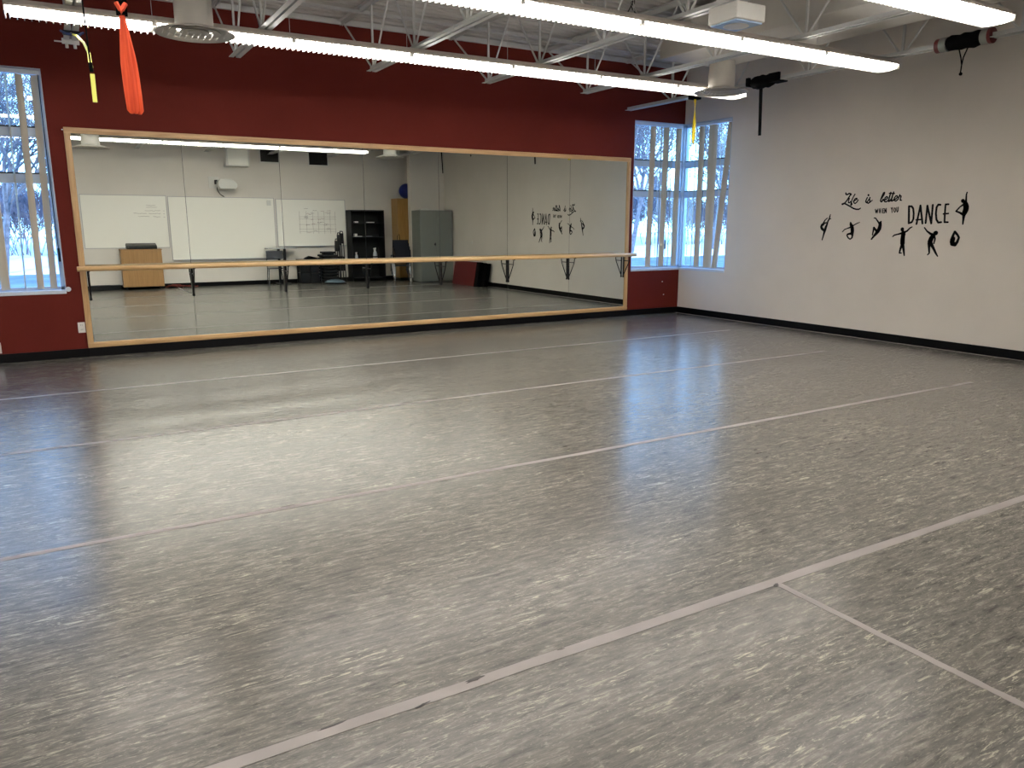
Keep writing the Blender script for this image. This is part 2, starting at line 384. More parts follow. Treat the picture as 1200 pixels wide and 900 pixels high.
# ---------------------------------------------------------------- wall decals
DECALS = {'Life': [[(6.888,1.921,0.01),(6.883,1.903,0.01),(6.863,1.9,0.01),(6.838,1.914,0.01),(6.812,1.91,0.01),(6.804,1.898,0.01)],[(6.811,1.902,0.01),(6.834,1.866,0.01),(6.862,1.822,0.01),(6.886,1.795,0.01),(6.904,1.781,0.01),(6.927,1.776,0.0144)],[(6.927,1.779,0.01),(6.898,1.786,0.01),(6.863,1.771,0.01),(6.801,1.742,0.01),(6.753,1.716,0.01),(6.706,1.703,0.01),(6.668,1.703,0.01),(6.644,1.717,0.0071)],[(6.825,1.849,0.0078),(6.836,1.821,0.0078),(6.836,1.793,0.0078),(6.819,1.79,0.0078),(6.802,1.809,0.0078)],[(6.746,1.902,0.0078),(6.763,1.875,0.0078),(6.784,1.831,0.0078),(6.794,1.798,0.0078),(6.797,1.764,0.0078),(6.787,1.759,0.0078),(6.777,1.772,0.0078),(6.788,1.792,0.0078)],[(6.763,1.808,0.0078),(6.732,1.824,0.0078),(6.707,1.837,0.0078),(6.715,1.849,0.0078),(6.74,1.841,0.0078),(6.757,1.814,0.0078),(6.751,1.788,0.0078),(6.73,1.78,0.0078),(6.704,1.801,0.0078),(6.69,1.826,0.0078)]],'is': [[(6.544,1.884,0.0137),(6.543,1.881,0.0137)],[(6.557,1.852,0.0086),(6.572,1.82,0.0086),(6.576,1.798,0.0086),(6.563,1.787,0.0086),(6.54,1.813,0.0086),(6.519,1.846,0.0086)],[(6.519,1.851,0.0086),(6.525,1.832,0.0086),(6.515,1.813,0.0086),(6.519,1.788,0.0086),(6.537,1.778,0.0086),(6.553,1.786,0.0086)],[(6.519,1.786,0.0071),(6.501,1.799,0.0071),(6.483,1.815,0.0071)]],'better': [[(6.327,1.824,0.0093),(6.334,1.808,0.0093),(6.344,1.792,0.0093),(6.358,1.798,0.0093),(6.362,1.811,0.0093),(6.355,1.835,0.0093),(6.346,1.867,0.0093),(6.329,1.904,0.0093),(6.316,1.909,0.0093),(6.317,1.891,0.0093),(6.336,1.856,0.0093),(6.353,1.833,0.0093)],[(6.331,1.808,0.0086),(6.302,1.815,0.0086),(6.276,1.825,0.0086),(6.266,1.844,0.0086),(6.279,1.856,0.0086),(6.299,1.845,0.0086),(6.308,1.818,0.0086),(6.302,1.794,0.0086),(6.281,1.79,0.0086),(6.256,1.806,0.0086)],[(6.228,1.906,0.01),(6.238,1.864,0.01),(6.247,1.822,0.01),(6.247,1.795,0.01),(6.234,1.797,0.01),(6.216,1.821,0.01)],[(6.19,1.908,0.01),(6.2,1.868,0.01),(6.208,1.826,0.01),(6.21,1.802,0.01),(6.198,1.799,0.01),(6.177,1.814,0.01)],[(6.248,1.895,0.0078),(6.176,1.89,0.0078)],[(6.177,1.812,0.0086),(6.149,1.824,0.0086),(6.128,1.845,0.0086),(6.138,1.862,0.0086),(6.155,1.859,0.0086),(6.172,1.833,0.0086),(6.167,1.803,0.0086),(6.146,1.797,0.0086),(6.121,1.815,0.0086),(6.101,1.87,0.0086)],[(6.102,1.873,0.0086),(6.097,1.86,0.0086),(6.081,1.854,0.0086),(6.088,1.828,0.0086),(6.089,1.807,0.0086),(6.072,1.804,0.0086)]],'when': [[(6.426,1.699,0.0056),(6.411,1.652,0.0056),(6.405,1.69,0.0056),(6.392,1.652,0.0056),(6.388,1.702,0.0056)],[(6.369,1.703,0.0056),(6.361,1.652,0.0056)],[(6.35,1.705,0.0056),(6.343,1.651,0.0056)],[(6.364,1.676,0.0056),(6.347,1.678,0.0056)],[(6.306,1.703,0.0056),(6.323,1.701,0.0056),(6.315,1.651,0.0056),(6.297,1.652,0.0056)],[(6.319,1.677,0.0056),(6.305,1.678,0.0056)],[(6.286,1.651,0.0056),(6.292,1.704,0.0056),(6.264,1.653,0.0056),(6.27,1.707,0.0056)]],'you': [[(6.203,1.714,0.0056),(6.189,1.689,0.0056),(6.182,1.717,0.0056)],[(6.189,1.689,0.0056),(6.185,1.655,0.0056)],[(6.138,1.685,0.0056),(6.139,1.669,0.0056),(6.143,1.66,0.0056),(6.151,1.66,0.0056),(6.158,1.67,0.0056),(6.162,1.685,0.0056),(6.161,1.701,0.0056),(6.156,1.711,0.0056),(6.149,1.71,0.0056),(6.142,1.701,0.0056),(6.138,1.685,0.0056)],[(6.126,1.717,0.0056),(6.121,1.675,0.0056),(6.111,1.658,0.0056),(6.104,1.672,0.0056),(6.105,1.721,0.0056)]],'DANCE': [[(5.962,1.728,0.0135),(5.942,1.52,0.0135)],[(5.962,1.727,0.0122),(5.927,1.726,0.0122),(5.904,1.701,0.0122),(5.89,1.64,0.0122),(5.887,1.57,0.0122),(5.904,1.531,0.0122),(5.942,1.52,0.0122)],[(5.839,1.509,0.0122),(5.812,1.734,0.0122),(5.762,1.516,0.0122)],[(5.848,1.56,0.0098),(5.768,1.565,0.0098)],[(5.722,1.522,0.0122),(5.723,1.73,0.0122),(5.65,1.516,0.0122),(5.655,1.737,0.0122)],[(5.56,1.737,0.0122),(5.587,1.74,0.0122),(5.604,1.708,0.0122),(5.605,1.636,0.0122),(5.589,1.56,0.0122),(5.562,1.526,0.0122),(5.528,1.53,0.0122)],[(5.461,1.741,0.011),(5.497,1.74,0.011),(5.494,1.635,0.011),(5.486,1.53,0.011),(5.445,1.53,0.011)],[(5.51,1.628,0.0098),(5.451,1.633,0.0098)]],'d_back_leg_hold': [[(7.206,1.294,0.0084),(7.195,1.336,0.0104),(7.184,1.383,0.0143),(7.174,1.425,0.0208),(7.161,1.467,0.0182),(7.146,1.508,0.0143),(7.135,1.55,0.011),(7.117,1.579,0.011),(7.11,1.616,0.0091),(7.103,1.639,0.0064)],[(7.191,1.425,0.0169),(7.224,1.448,0.0195),(7.239,1.472,0.0169),(7.226,1.498,0.0195),(7.205,1.511,0.0195),(7.201,1.534,0.0117),(7.183,1.565,0.0084),(7.148,1.593,0.0064)],[(7.194,1.521,0.0104),(7.145,1.533,0.0077)],[(7.117,1.579,0.0064),(7.093,1.583,0.0064)]],'d_tucked_leap': [[(6.776,1.528,0.0117),(6.771,1.51,0.0182),(6.757,1.485,0.0248),(6.742,1.452,0.0261),(6.737,1.417,0.0261),(6.738,1.387,0.0248),(6.731,1.357,0.0143),(6.735,1.327,0.011),(6.762,1.309,0.0091),(6.791,1.326,0.0091),(6.812,1.354,0.0104),(6.81,1.372,0.0117),(6.784,1.379,0.0143),(6.756,1.384,0.0169)],[(6.778,1.465,0.0104),(6.821,1.451,0.0071),(6.858,1.438,0.0071),(6.889,1.407,0.0064)],[(6.734,1.488,0.0091),(6.704,1.505,0.0071),(6.674,1.52,0.0064),(6.638,1.532,0.0051)]],'d_arched_leap': [[(6.43,1.587,0.0071),(6.409,1.586,0.0071),(6.383,1.556,0.0091),(6.355,1.523,0.011),(6.337,1.501,0.0189)],[(6.327,1.539,0.011),(6.335,1.526,0.0189),(6.335,1.49,0.0248),(6.34,1.454,0.0267),(6.36,1.416,0.0267),(6.384,1.384,0.0208),(6.413,1.351,0.014),(6.44,1.315,0.011)],[(6.373,1.417,0.0169),(6.398,1.439,0.0149),(6.421,1.464,0.013),(6.426,1.417,0.011),(6.432,1.369,0.0081)]],'d_arms_out': [[(6.021,1.446,0.0228),(6.02,1.439,0.0228)],[(6.016,1.423,0.01),(6.006,1.405,0.0248),(6.0,1.384,0.0306),(6.002,1.355,0.0287),(6.003,1.313,0.0306),(5.999,1.27,0.0306),(5.996,1.242,0.0228)],[(6.005,1.241,0.0189),(6.02,1.198,0.014),(6.028,1.149,0.01)],[(6.028,1.144,0.0081),(6.002,1.147,0.0081)],[(5.989,1.242,0.0189),(5.974,1.185,0.0149),(5.959,1.118,0.0091)],[(6.013,1.398,0.0149),(6.065,1.383,0.01),(6.119,1.371,0.0091),(6.142,1.352,0.0071)],[(5.994,1.404,0.0149),(5.954,1.423,0.011),(5.92,1.459,0.0091),(5.893,1.473,0.0071)]],'d_leaning': [[(5.731,1.465,0.0071),(5.691,1.421,0.01),(5.644,1.391,0.0144),(5.622,1.381,0.0189)],[(5.584,1.398,0.0277),(5.578,1.401,0.0277)],[(5.6,1.376,0.0189),(5.614,1.365,0.0248),(5.629,1.334,0.0306),(5.641,1.296,0.0306)],[(5.65,1.277,0.0203),(5.643,1.215,0.0144),(5.634,1.158,0.01),(5.653,1.135,0.0071)],[(5.632,1.282,0.0248),(5.587,1.216,0.0159),(5.553,1.16,0.013),(5.525,1.122,0.0071)],[(5.593,1.365,0.013),(5.58,1.33,0.01),(5.588,1.276,0.0086)]],'d_ring': [[(5.347,1.416,0.0159),(5.312,1.384,0.013),(5.29,1.349,0.013),(5.307,1.293,0.0174),(5.329,1.267,0.0233),(5.361,1.277,0.0277),(5.376,1.297,0.0189),(5.373,1.333,0.0189),(5.361,1.383,0.0144),(5.347,1.416,0.0144)],[(5.361,1.292,0.0248),(5.358,1.338,0.0248),(5.349,1.343,0.013)]],'d_passe_balance': [[(5.256,1.873,0.0073),(5.261,1.844,0.0086),(5.257,1.787,0.011),(5.259,1.755,0.0184)],[(5.295,1.778,0.0221),(5.292,1.774,0.0221)],[(5.275,1.751,0.0159),(5.259,1.738,0.0306),(5.246,1.705,0.0331),(5.247,1.673,0.0331),(5.258,1.64,0.0306),(5.262,1.615,0.0208),(5.263,1.566,0.0135),(5.263,1.507,0.0086)],[(5.26,1.611,0.0159),(5.312,1.639,0.0122),(5.361,1.658,0.0098)],[(5.361,1.658,0.0086),(5.32,1.707,0.0086),(5.27,1.743,0.0122)]]}
def decal(strokes, x=XE):
    q = MB(); t = .0018
    for st in strokes:
        for i, (y, z, r) in enumerate(st):
            n = 12; q.prism([(y+r*math.cos(2*math.pi*k/n), z+r*math.sin(2*math.pi*k/n)) for k in range(n)], x-t, x, 'x')
            if i:
                y0,z0,r0 = st[i-1]; d = Vector((y-y0, z-z0))
                if d.length < 1e-4: continue
                d.normalize(); nx, nz = -d.y, d.x
                q.prism([(y0+nx*r0,z0+nz*r0),(y0-nx*r0,z0-nz*r0),(y-nx*r,z-nz*r),(y+nx*r,z+nz*r)], x-t, x, 'x')
    return q
DL = {
 'Life':('wall_lettering','black script wall lettering reading Life, with a long swash','lettering'),
 'is':('wall_lettering','black script wall lettering reading is','lettering'),
 'better':('wall_lettering','black script wall lettering reading better','lettering'),
 'when':('wall_lettering','small black capital wall lettering reading WHEN','lettering'),
 'you':('wall_lettering','small black capital wall lettering reading YOU','lettering'),
 'DANCE':('wall_lettering','tall thin black capital wall lettering reading DANCE','lettering'),
 'd_back_leg_hold':('dancer_decal','black dancer silhouette holding a back leg up overhead, leftmost of the dancers','decal'),
 'd_tucked_leap':('dancer_decal','black dancer silhouette leaping with tucked legs and arms spread, below the word Life','decal'),
 'd_arched_leap':('dancer_decal','black dancer silhouette in an arched leap with one bent knee, below WHEN YOU','decal'),
 'd_arms_out':('dancer_decal','black dancer silhouette standing upright with both arms out, below the D of DANCE','decal'),
 'd_leaning':('dancer_decal','black dancer silhouette leaning with one arm raised left, below the N of DANCE','decal'),
 'd_ring':('dancer_decal','small black dancer silhouette curled into a ring, below the E of DANCE','decal'),
 'd_passe_balance':('dancer_decal','black dancer silhouette balancing on one leg, right of the word DANCE','decal')}
for k, (nm, lb, ct) in DL.items():
    tag(decal(DECALS[k]).build(nm, 'decal'), lb, ct, 'dance quote lettering' if ct == 'lettering' else 'dancer silhouettes on the beige wall')

# ---------------------------------------------------------------- floor tape
def tape(x0,x1,y0,y1,label,edge=()):
    q = MB(); along_x = (x1-x0) > (y1-y0); n = 40; rnd = random.Random(int(y0*100)); top = []; bot = []
    for i in range(n+1):
        t = i/n
        j0, j1 = rnd.uniform(-.003,.003), rnd.uniform(-.003,.003)
        if along_x: top.append((x0+(x1-x0)*t, y1+j0)); bot.append((x0+(x1-x0)*t, y0+j1))
        else: top.append((x1+j0, y0+(y1-y0)*t)); bot.append((x0+j1, y0+(y1-y0)*t))
    vs = [(a,b,.0015) for a,b in top]+[(a,b,.0015) for a,b in bot]+[(a,b,.0001) for a,b in top]+[(a,b,.0001) for a,b in bot]; m_ = n+1
    fs = [(i,i+1,m_+i+1,m_+i) for i in range(n)]+[(i,i+1,2*m_+i+1,2*m_+i) for i in range(n)]+[(m_+i,m_+i+1,3*m_+i+1,3*m_+i) for i in range(n)]
    q.add(vs, fs)
    o = q.build('floor_tape','tape'); tag(o, label, 'tape', 'tape seams on the dance floor')
    for (cx, cy, ln, w, a) in edge:
        e = MB(); pts = []; r_ = random.Random(int(cx*999))
        for k in range(12):
            t = 2*math.pi*k/12; rr = 1+r_.uniform(-.35,.35)
            px, py = ln/2*math.cos(t)*rr, w/2*math.sin(t)*rr
            pts.append((cx+px*math.cos(a)-py*math.sin(a), cy+px*math.sin(a)+py*math.cos(a)))
        e.prism(pts, .0012, .0022, 'z'); e.build('torn_spot','tapeedge',o)
YT = [7.92, 5.955, 4.00, 2.045]
tape(XW+.05, 8.35, YT[0]-.02, YT[0]+.02, 'pale floor tape seam nearest the mirror')
tape(XW+.05, 7.9, YT[1]-.022, YT[1]+.022, 'pale floor tape seam, second from the mirror')
tape(XW+.05, 7.55, YT[2]-.022, YT[2]+.022, 'pale floor tape seam, third from the mirror', [(.95,YT[2]+.02,.07,.012,.05),(7.2,YT[2]+.012,.22,.010,0)])
tape(XW+.05, 9.1, YT[3]-.025, YT[3]+.025, 'wide pale floor tape seam with torn edges nearest the viewer',
     [(.86,YT[3]-.023,.055,.010,.2),(1.07,YT[3]+.017,.07,.016,.1),(.58,YT[3]+.023,.10,.008,.05),(2.49,YT[3]-.026,.03,.02,.3),(1.42,YT[3]+.023,.03,.006,0)])
tape(2.487, 2.521, -.3, YT[3]-.026, 'pale floor tape running toward the viewer from the nearest seam')
# scuffs
for i,(x,y,l,w,a,lb) in enumerate([(.99,3.55,.03,.012,.2,'small dark scuff on the floor, left foreground'),(4.35,4.25,.16,.006,-.9,'thin dark scratch on the floor right of the window reflection')]):
    e = MB(); pts = [(x+l/2*math.cos(t)*math.cos(a)-w/2*math.sin(t)*math.sin(a), y+l/2*math.cos(t)*math.sin(a)+w/2*math.sin(t)*math.cos(a)) for t in [2*math.pi*k/10 for k in range(10)]]
    e.prism(pts, .0002, .0008, 'z'); tag(e.build('floor_scuff','tapeedge'), lb, 'scuff')

# ---------------------------------------------------------------- roof joists
zc0, zt = 3.27, 4.03
nodes_y = [9.0-1.2*i for i in range(8)]
def make_joist(x, y_end, label):
    root = thing('roof_joist', (x, 4.5, zc0), label, 'joist', 'open web roof joists')
    def angle_pair(zb_, up, name, y1):
        q = MB(); s = 1 if up else -1
        for sx in (-1,1):
            q.box(x+sx*.011, x+sx*.016, YS, y1, zb_, zb_+s*.05); q.box(x+sx*.011, x+sx*.060, YS, y1, zb_, zb_+s*.005)
        q.build(name, 'steel', root)
    angle_pair(zc0, True, 'bottom_chord', y_end); angle_pair(zt, False, 'top_chord', YN)
    for i, y in enumerate(nodes_y):
        MB().box(x-.010,x+.010,y-.012,y+.012,zc0+.01,zt-.01).build('web_post','steel',root)
        for s in (-1,1):
            yt = y+s*.6 
            if s == 1 and i == 0: yt = YN-.05
            if yt < YS: continue
            MB().tube([(x,y+s*.03,zc0+.03),(x,yt-s*.02,zt-.02)], .0115, 6).build('web_rod','steel',root)
    return root
jx = [.335, 1.875, 3.42, 4.955, 6.49, 8.03]
ordn = ['open web roof joist above the left window, leftmost of the row','open web roof joist over the left part of the mirror, second from left',
 'open web roof joist crossing over the middle of the mirror, third from left','open web roof joist that holds the hanging white box, fourth from left',
 'open web roof joist beside the big duct, fifth from left','open web roof joist nearest the beige wall, wrapped with black pads and straps']
J = make_joist(jx[0], 9.07, ordn[0])
for i in range(1,5): copy_tree(J, (jx[i]-jx[0],0,0), None, ordn[i])
make_joist(jx[5], 10.02, ordn[5])
# end plate with bolts on the leftmost chord
e = thing('end_bracket', (jx[0], 9.10, 3.2), 'bolted steel bracket on the far end of the leftmost joist', 'bracket')
q = MB(); q.box(jx[0]-.075,jx[0]+.075,9.06,9.085,3.235,3.285); q.box(jx[0]-.14,jx[0]-.02,9.085,9.10,3.25,3.262); q.build('plate','steel',e,bevel=.002)
for sx in (-.035,.035):
    MB().tube([(jx[0]+sx,9.08,3.236),(jx[0]+sx,9.08,3.20)], .014, 8).build('bolt','steel',e)

# east-west bridging angles under the deck, and one ledger on the red wall
def bridging(y, z, label):
    q = MB(); q.box(XW,XE,y-.03,y+.03,z,z+.005); q.box(XW,XE,y+.025,y+.03,z,z+.05)
    return tag(q.build('bridging_angle','steel'), label, 'beam', 'bridging under the deck')
bridging(9.32, 3.955, 'thin steel bridging angle running along the red wall just under the deck')
bridging(5.0, 3.955, 'thin steel bridging angle under the deck halfway across the room')
tag(MB().box(XW,XE,YN-.04,YN,3.99,4.05).build('ledger_beam','steel'), 'steel ledger where the red wall meets the roof deck', 'beam')

# ---------------------------------------------------------------- linear lights
def strip_light(y, x0, x1, label):
    zl = 3.145; w = .135
    root = thing('strip_light', ((x0+x1)/2, y, zl), label, 'light', 'suspended linear strip lights')
    q = MB(); prof = [(y-w,zl+.055),(y-w,zl+.075),(y-.06,zl+.125),(y+.06,zl+.125),(y+w,zl+.075),(y+w,zl+.055),(y+w-.006,zl+.055),(y+w-.006,zl+.072),(y+.058,zl+.119),(y-.058,zl+.119),(y-w+.006,zl+.072),(y-w+.006,zl+.055)]
    q.prism(prof, x0, x1, 'x'); q.build('housing','housing',root)
    for xe in (x0, x1-.008):
        MB().prism([(y-w,zl+.01),(y-w,zl+.075),(y-.06,zl+.125),(y+.06,zl+.125),(y+w,zl+.075),(y+w,zl+.01)], xe, xe+.008, 'x').build('end_cap','louver',root)
    xj = [xx for xx in [8.07-1.19*k for k in range(10)] if x0+.3 < xx < x1-.3]
    edges = sorted([x0+.01] + xj + [x1-.01])
    for a, b in zip(edges, edges[1:]):
        q = MB(); q.box(a+.02,b-.02,y-.118,y+.118,zl+.026,zl+.070); q.build('lamp','lamp',root)
    q = MB(); x = x0+.03
    while x < x1-.02:
        q.prism([(y-w+.002,zl+.056),(y-w+.006,zl+.008),(y-.05,zl),(y+.05,zl),(y+w-.006,zl+.008),(y+w-.002,zl+.056)], x, x+.007, 'x'); x += .051
    q.build('louver','louver',root)
    for a in xj:
        MB().box(a-.02,a+.02,y-w+.004,y+w-.004,zl+.03,zl+.056).build('joiner','louver',root)
        MB().tube([(a,y,zl+.12),(a,y,3.50 if 6.6 < a < 7.8 else ZC)], .0025, 5).build('hanger_cable','steel',root)
    return root
strip_light(7.74, -.16, 8.07, 'lit linear strip light nearest the mirror, spanning the whole picture')
strip_light(5.58, -2.5, 8.07, 'lit linear strip light second from the mirror, crossing the top of the picture')
strip_light(3.885, -2.5, 7.05, 'lit linear strip light at the top right corner of the picture, third from the mirror')
strip_light(2.25, -2.5, 6.55, 'lit linear strip light near the whiteboards, seen only in the mirror')

# ---------------------------------------------------------------- diffusers, ducts, boxes
def diffuser(x, y, label, zl=3.14, zn=3.52):
    root = thing('ceiling_diffuser', (x,y,zl), label, 'diffuser', 'round ceiling air diffusers')
    MB().lathe([(.19,.035),(.325,.005),(.335,.0),(.325,-.006),(.26,.012),(.245,.03),(.19,.045)],(x,y,zl),48).build('outer_ring','duct',root,smooth=True)
    MB().lathe([(.15,.04),(.215,.012),(.218,.006),(.21,.004),(.15,.032)],(x,y,zl),40).build('cone_ring','duct',root,smooth=True)
    MB().lathe([(.08,.04),(.125,.014),(.128,.008),(.12,.006),(.08,.03)],(x,y,zl),32).build('cone_ring','duct',root,smooth=True)
    MB().lathe([(0,.012),(.055,.010),(.06,.018),(.03,.045),(0,.048)],(x,y,zl),24).build('centre_cone','duct',root,smooth=True)
    q = MB(); q.lathe([(.155,.035),(.158,.035),(.158,zn-zl),(.155,zn-zl)],(x,y,zl),32); q.lathe([(.19,.035),(.158,.045)],(x,y,zl),32); q.build('neck','duct',root,smooth=True)
    return root
diffuser(1.245, 7.58, 'round white ceiling diffuser in front of the left end of the nearest-mirror light')
diffuser(7.45, 7.45, 'round white ceiling diffuser near the corner window', 3.14, 3.50)
diffuser(6.85, 3.0, 'round white ceiling diffuser near the whiteboards by the beige wall, seen in the mirror', 3.03, 3.50)
diffuser(.78, 3.0, 'round white ceiling diffuser near the whiteboards on the left, seen in the mirror', 2.95, 3.66)
tag(MB().box(6.68,7.72,YS,7.75,3.50,3.93).build('air_duct','duct',bevel=.012), 'large rectangular painted air duct running over the right side of the room', 'duct')
q = MB(); q.tube([(1.245,7.58,3.66),(1.245,7.58,3.72),(1.22,7.58,3.80),(1.12,7.58,3.86),(.9,7.58,3.87),(-2.6,7.58,3.87)], .15, 24)
tag(q.build('round_duct','duct',smooth=True), 'round duct elbow feeding the left ceiling diffuser', 'duct')
q = MB(); q.tube([(.78,3.0,3.66),(.78,3.0,3.72),(.75,3.0,3.80),(.65,3.0,3.86),(.45,3.0,3.87),(-2.6,3.0,3.87)], .16, 24)
tag(q.build('round_duct','duct',smooth=True), 'round duct elbow feeding the diffuser near the whiteboards', 'duct')

root = thing('ceiling_speaker_box', (5.07, 4.92, 3.10), 'white square box hanging below a joist between the strip lights', 'box')
bz0 = 3.125; rot = rz(0)
q = MB(); q.box(4.92,5.25,4.79,5.11,bz0+.012,bz0+.145); q.build('body','white',root,bevel=.01)
q = MB(); q.box(4.935,5.235,4.805,5.095,bz0,bz0+.012); g = q.build('face_plate','bluesheen',root,bevel=.004)
MB().lathe([(.0,0),(.10,-.001),(.105,-.006),(.09,-.008),(.0,-.004)],(5.085,4.95,bz0),32).build('round_grille','white',g,smooth=True)
MB().box(4.925,4.98,4.93,4.98,bz0+.140,zc0+.01).build('mount','steel',root)

root = thing('cable_coil', (4.62,6.1,3.5), 'coil of pale cable hanging under the deck at the top of the picture', 'cable')
for k in range(4):
    q = MB(); rr = .085+.012*k; cx = 5.06+.02*k
    q.tube([(cx+rr*.55*math.cos(t), 6.3+.02*k+.05*math.sin(2*t), 3.52+rr*1.2*math.sin(t)) for t in [2*math.pi*j/24 for j in range(25)]], .006, 6)
    q.build('cable_loop', 'white' if k%2 else 'blackp', root, smooth=True)
MB().tube([(5.09,6.3,3.60),(5.09,6.3,3.95)], .005, 6).build('tie', 'blackp', root)

# ---------------------------------------------------------------- straps and bands hanging from the joists
xs = jx[0]
root = thing('hanging_band', (.345,3.84,1.98), 'orange looped stretch band hanging on a black strap at the upper left', 'band')
bx, by = .345, 3.845
q = MB(); q.box(bx-.022,bx+.022,by-.004,by+.004,2.37,3.30); q.build('strap','fabric_black',root)
def band(dx, w, seed):
    q = MB(); pts = []; rs = []
    for i in range(13):
        t = i/12 if i < 11 else (.965,1)[i-11]; z = 2.385-(2.385-1.975)*t
        pts.append((bx+dx*min(1,t*2.2)+.018*t, by+(.006 if dx>0 else -.006), z)); rs.append(w*(.5+.42*min(1,t*1.6)) if i < 11 else (w*.85 if i == 11 else w*.35))
    q.tube(pts, rs, 10, flat=.45); return q
band(-.016,.021,1).build('fabric_fold','orange',root,smooth=True); band(.016,.020,2).build('fabric_fold','orange',root,smooth=True)
band(0,.016,3).build('fabric_fold','orange',root,smooth=True)
q = MB(); q.tube([(bx-.018,by,2.42),(bx-.004,by-.01,2.385),(bx+.018,by,2.42)], [.010,.018,.010], 8); q.build('knot','orange',root,smooth=True)
q = MB(); q.box(bx-.014,bx+.016,by-.018,by+.016,2.372,2.384); q.build('tie','fabric_black',root)

root = thing('bungee_cord', (.28,5.2,2.2), 'thin black cord with a pale yellow tag hanging at the upper left', 'cord')
q = MB(); q.tube([(.262,5.18,3.30),(.270,5.20,2.80),(.280,5.22,2.40)], .0045, 6); q.build('cord','fabric_black',root)
q = MB(); q.tube([(.280,5.22,2.41),(.282,5.22,2.36)], .011, 8); q.build('knot','fabric_black',root,smooth=True)
q = MB(); q.box(.272,.296,5.216,5.224,2.195,2.35); q.build('tag','lyellow',root,bevel=.003)
root = thing('rope', (.31,6.2,2.6), 'pale yellow and blue rope draped from the leftmost joist', 'rope')
q = MB(); q.tube([(.29,8.75,3.285),(.335,8.6,3.235),(.348,8.0,3.104),(.355,7.2,2.90),(.335,6.3,2.66),(.305,5.7,2.50),(.285,5.24,2.39)], .010, 8); q.build('strand','lyellow',root,smooth=True)
q = MB(); q.tube([(jx[0]-.085,8.68,3.27),(jx[0]-.05,8.55,3.225),(jx[0]+.04,8.40,3.19),(jx[0]+.095,8.62,3.26)], .011, 8); q.build('strand','bluerope',root,smooth=True)
q = MB(); q.box(jx[0]-.075,jx[0]+.075,8.62,8.68,3.235,3.272); q.build('clamp','blackp',root,bevel=.004)

xq = jx[5]
root = thing('hanging_strap', (xq,8.52,2.62), 'yellow twisted webbing strap hanging in front of the corner window', 'strap')
q = MB(); vs = []
for i in range(15):
    t = i/14; a = t*2.3*math.pi/2; w = .03-.008*abs(math.sin(a)); z = 3.27-.64*t
    vs += [(xq+w*math.cos(a), 8.52+w*math.sin(a), z), (xq-w*math.cos(a), 8.52-w*math.sin(a), z)]
q.add(vs, [(2*i,2*i+1,2*i+3,2*i+2) for i in range(14)])
o = q.build('webbing','yellow',root,smooth=True); sm = o.modifiers.new('solid','SOLIDIFY'); sm.thickness = .003
q = MB(); q.box(xq-.075,xq+.075,8.47,8.59,3.24,3.335); q.build('clamp','fabric_black',root,bevel=.01)

def wrap(y0,y1,label,strap_y,sz,red=False,loop=False,x=None):
    root = thing('joist_pad', (xq,(y0+y1)/2,sz), label, 'pad', 'black pads wrapped around the joist')
    q = MB(); n = 9; pts = []; rs = []; r_ = random.Random(int(y0*10))
    for i in range(n):
        t = i/(n-1); pts.append((xq, y0+(y1-y0)*t, 3.295+.006*math.sin(i*2.1))); rs.append(.078+r_.uniform(-.006,.006) if 0 < i < n-1 else .066)
    q.tube(pts, rs, 16); q.build('padding','fabric_black',root,smooth=True)
    if red:
        for a, b, mm, rr in ((y0-.07,y0,'grey_cab',.072),(y1,y1+.07,'grey_cab',.072),(y0-.10,y0-.07,'redmat',.074),(y1+.07,y1+.115,'redmat',.070)):
            MB().tube([(xq,a,3.295),(xq,b,3.295)], rr, 16).build('cuff',mm,root,smooth=True)
    else:
        for a, b in ((y0-.16,y0),(y1,y1+.05)):
            q = MB(); q.box(xq-.085,xq+.085,a,b,3.255,3.275); q.box(xq-.09,xq-.05,a,b,3.27,3.36); q.build('strap_end','fabric_black',root)
    if loop:
        q = MB(); q.tube([(xq,strap_y-.045,3.23),(xq,strap_y-.01,3.14),(xq,strap_y,3.07),(xq,strap_y+.003,3.0)], .006, 6); q.tube([(xq,strap_y+.045,3.23),(xq,strap_y+.015,3.14),(xq,strap_y,3.07)], .006, 6)
        q.lathe([(.008,-.006),(.016,-.006),(.016,.006),(.008,.006),(.008,-.006)],(xq,strap_y,2.985),12,'x'); q.build('cord_loop','fabric_black',root)
    else:
        q = MB(); q.add([(xq,strap_y-.028,3.24),(xq,strap_y+.028,3.24),(xq+.03,strap_y+.024,sz),(xq+.03,strap_y-.024,sz),(xq+.004,strap_y-.028,3.24),(xq+.004,strap_y+.028,3.24),(xq+.034,strap_y+.024,sz),(xq+.034,strap_y-.024,sz)],
                        [(0,1,2,3),(7,6,5,4),(0,4,5,1),(1,5,6,2),(2,6,7,3),(3,7,4,0)]); q.build('strap','fabric_black',root)
wrap(7.14,7.46,'black pad and hanging black strap on the joist near the corner window',7.33,2.64)
wrap(4.56,4.90,'long black pad with grey and red cuffs on the joist at the upper right',4.74,2.98,red=True,loop=True)
wrap(3.1,3.4,'black pad with a hanging strap on the joist, seen only in the mirror',3.24,2.70)

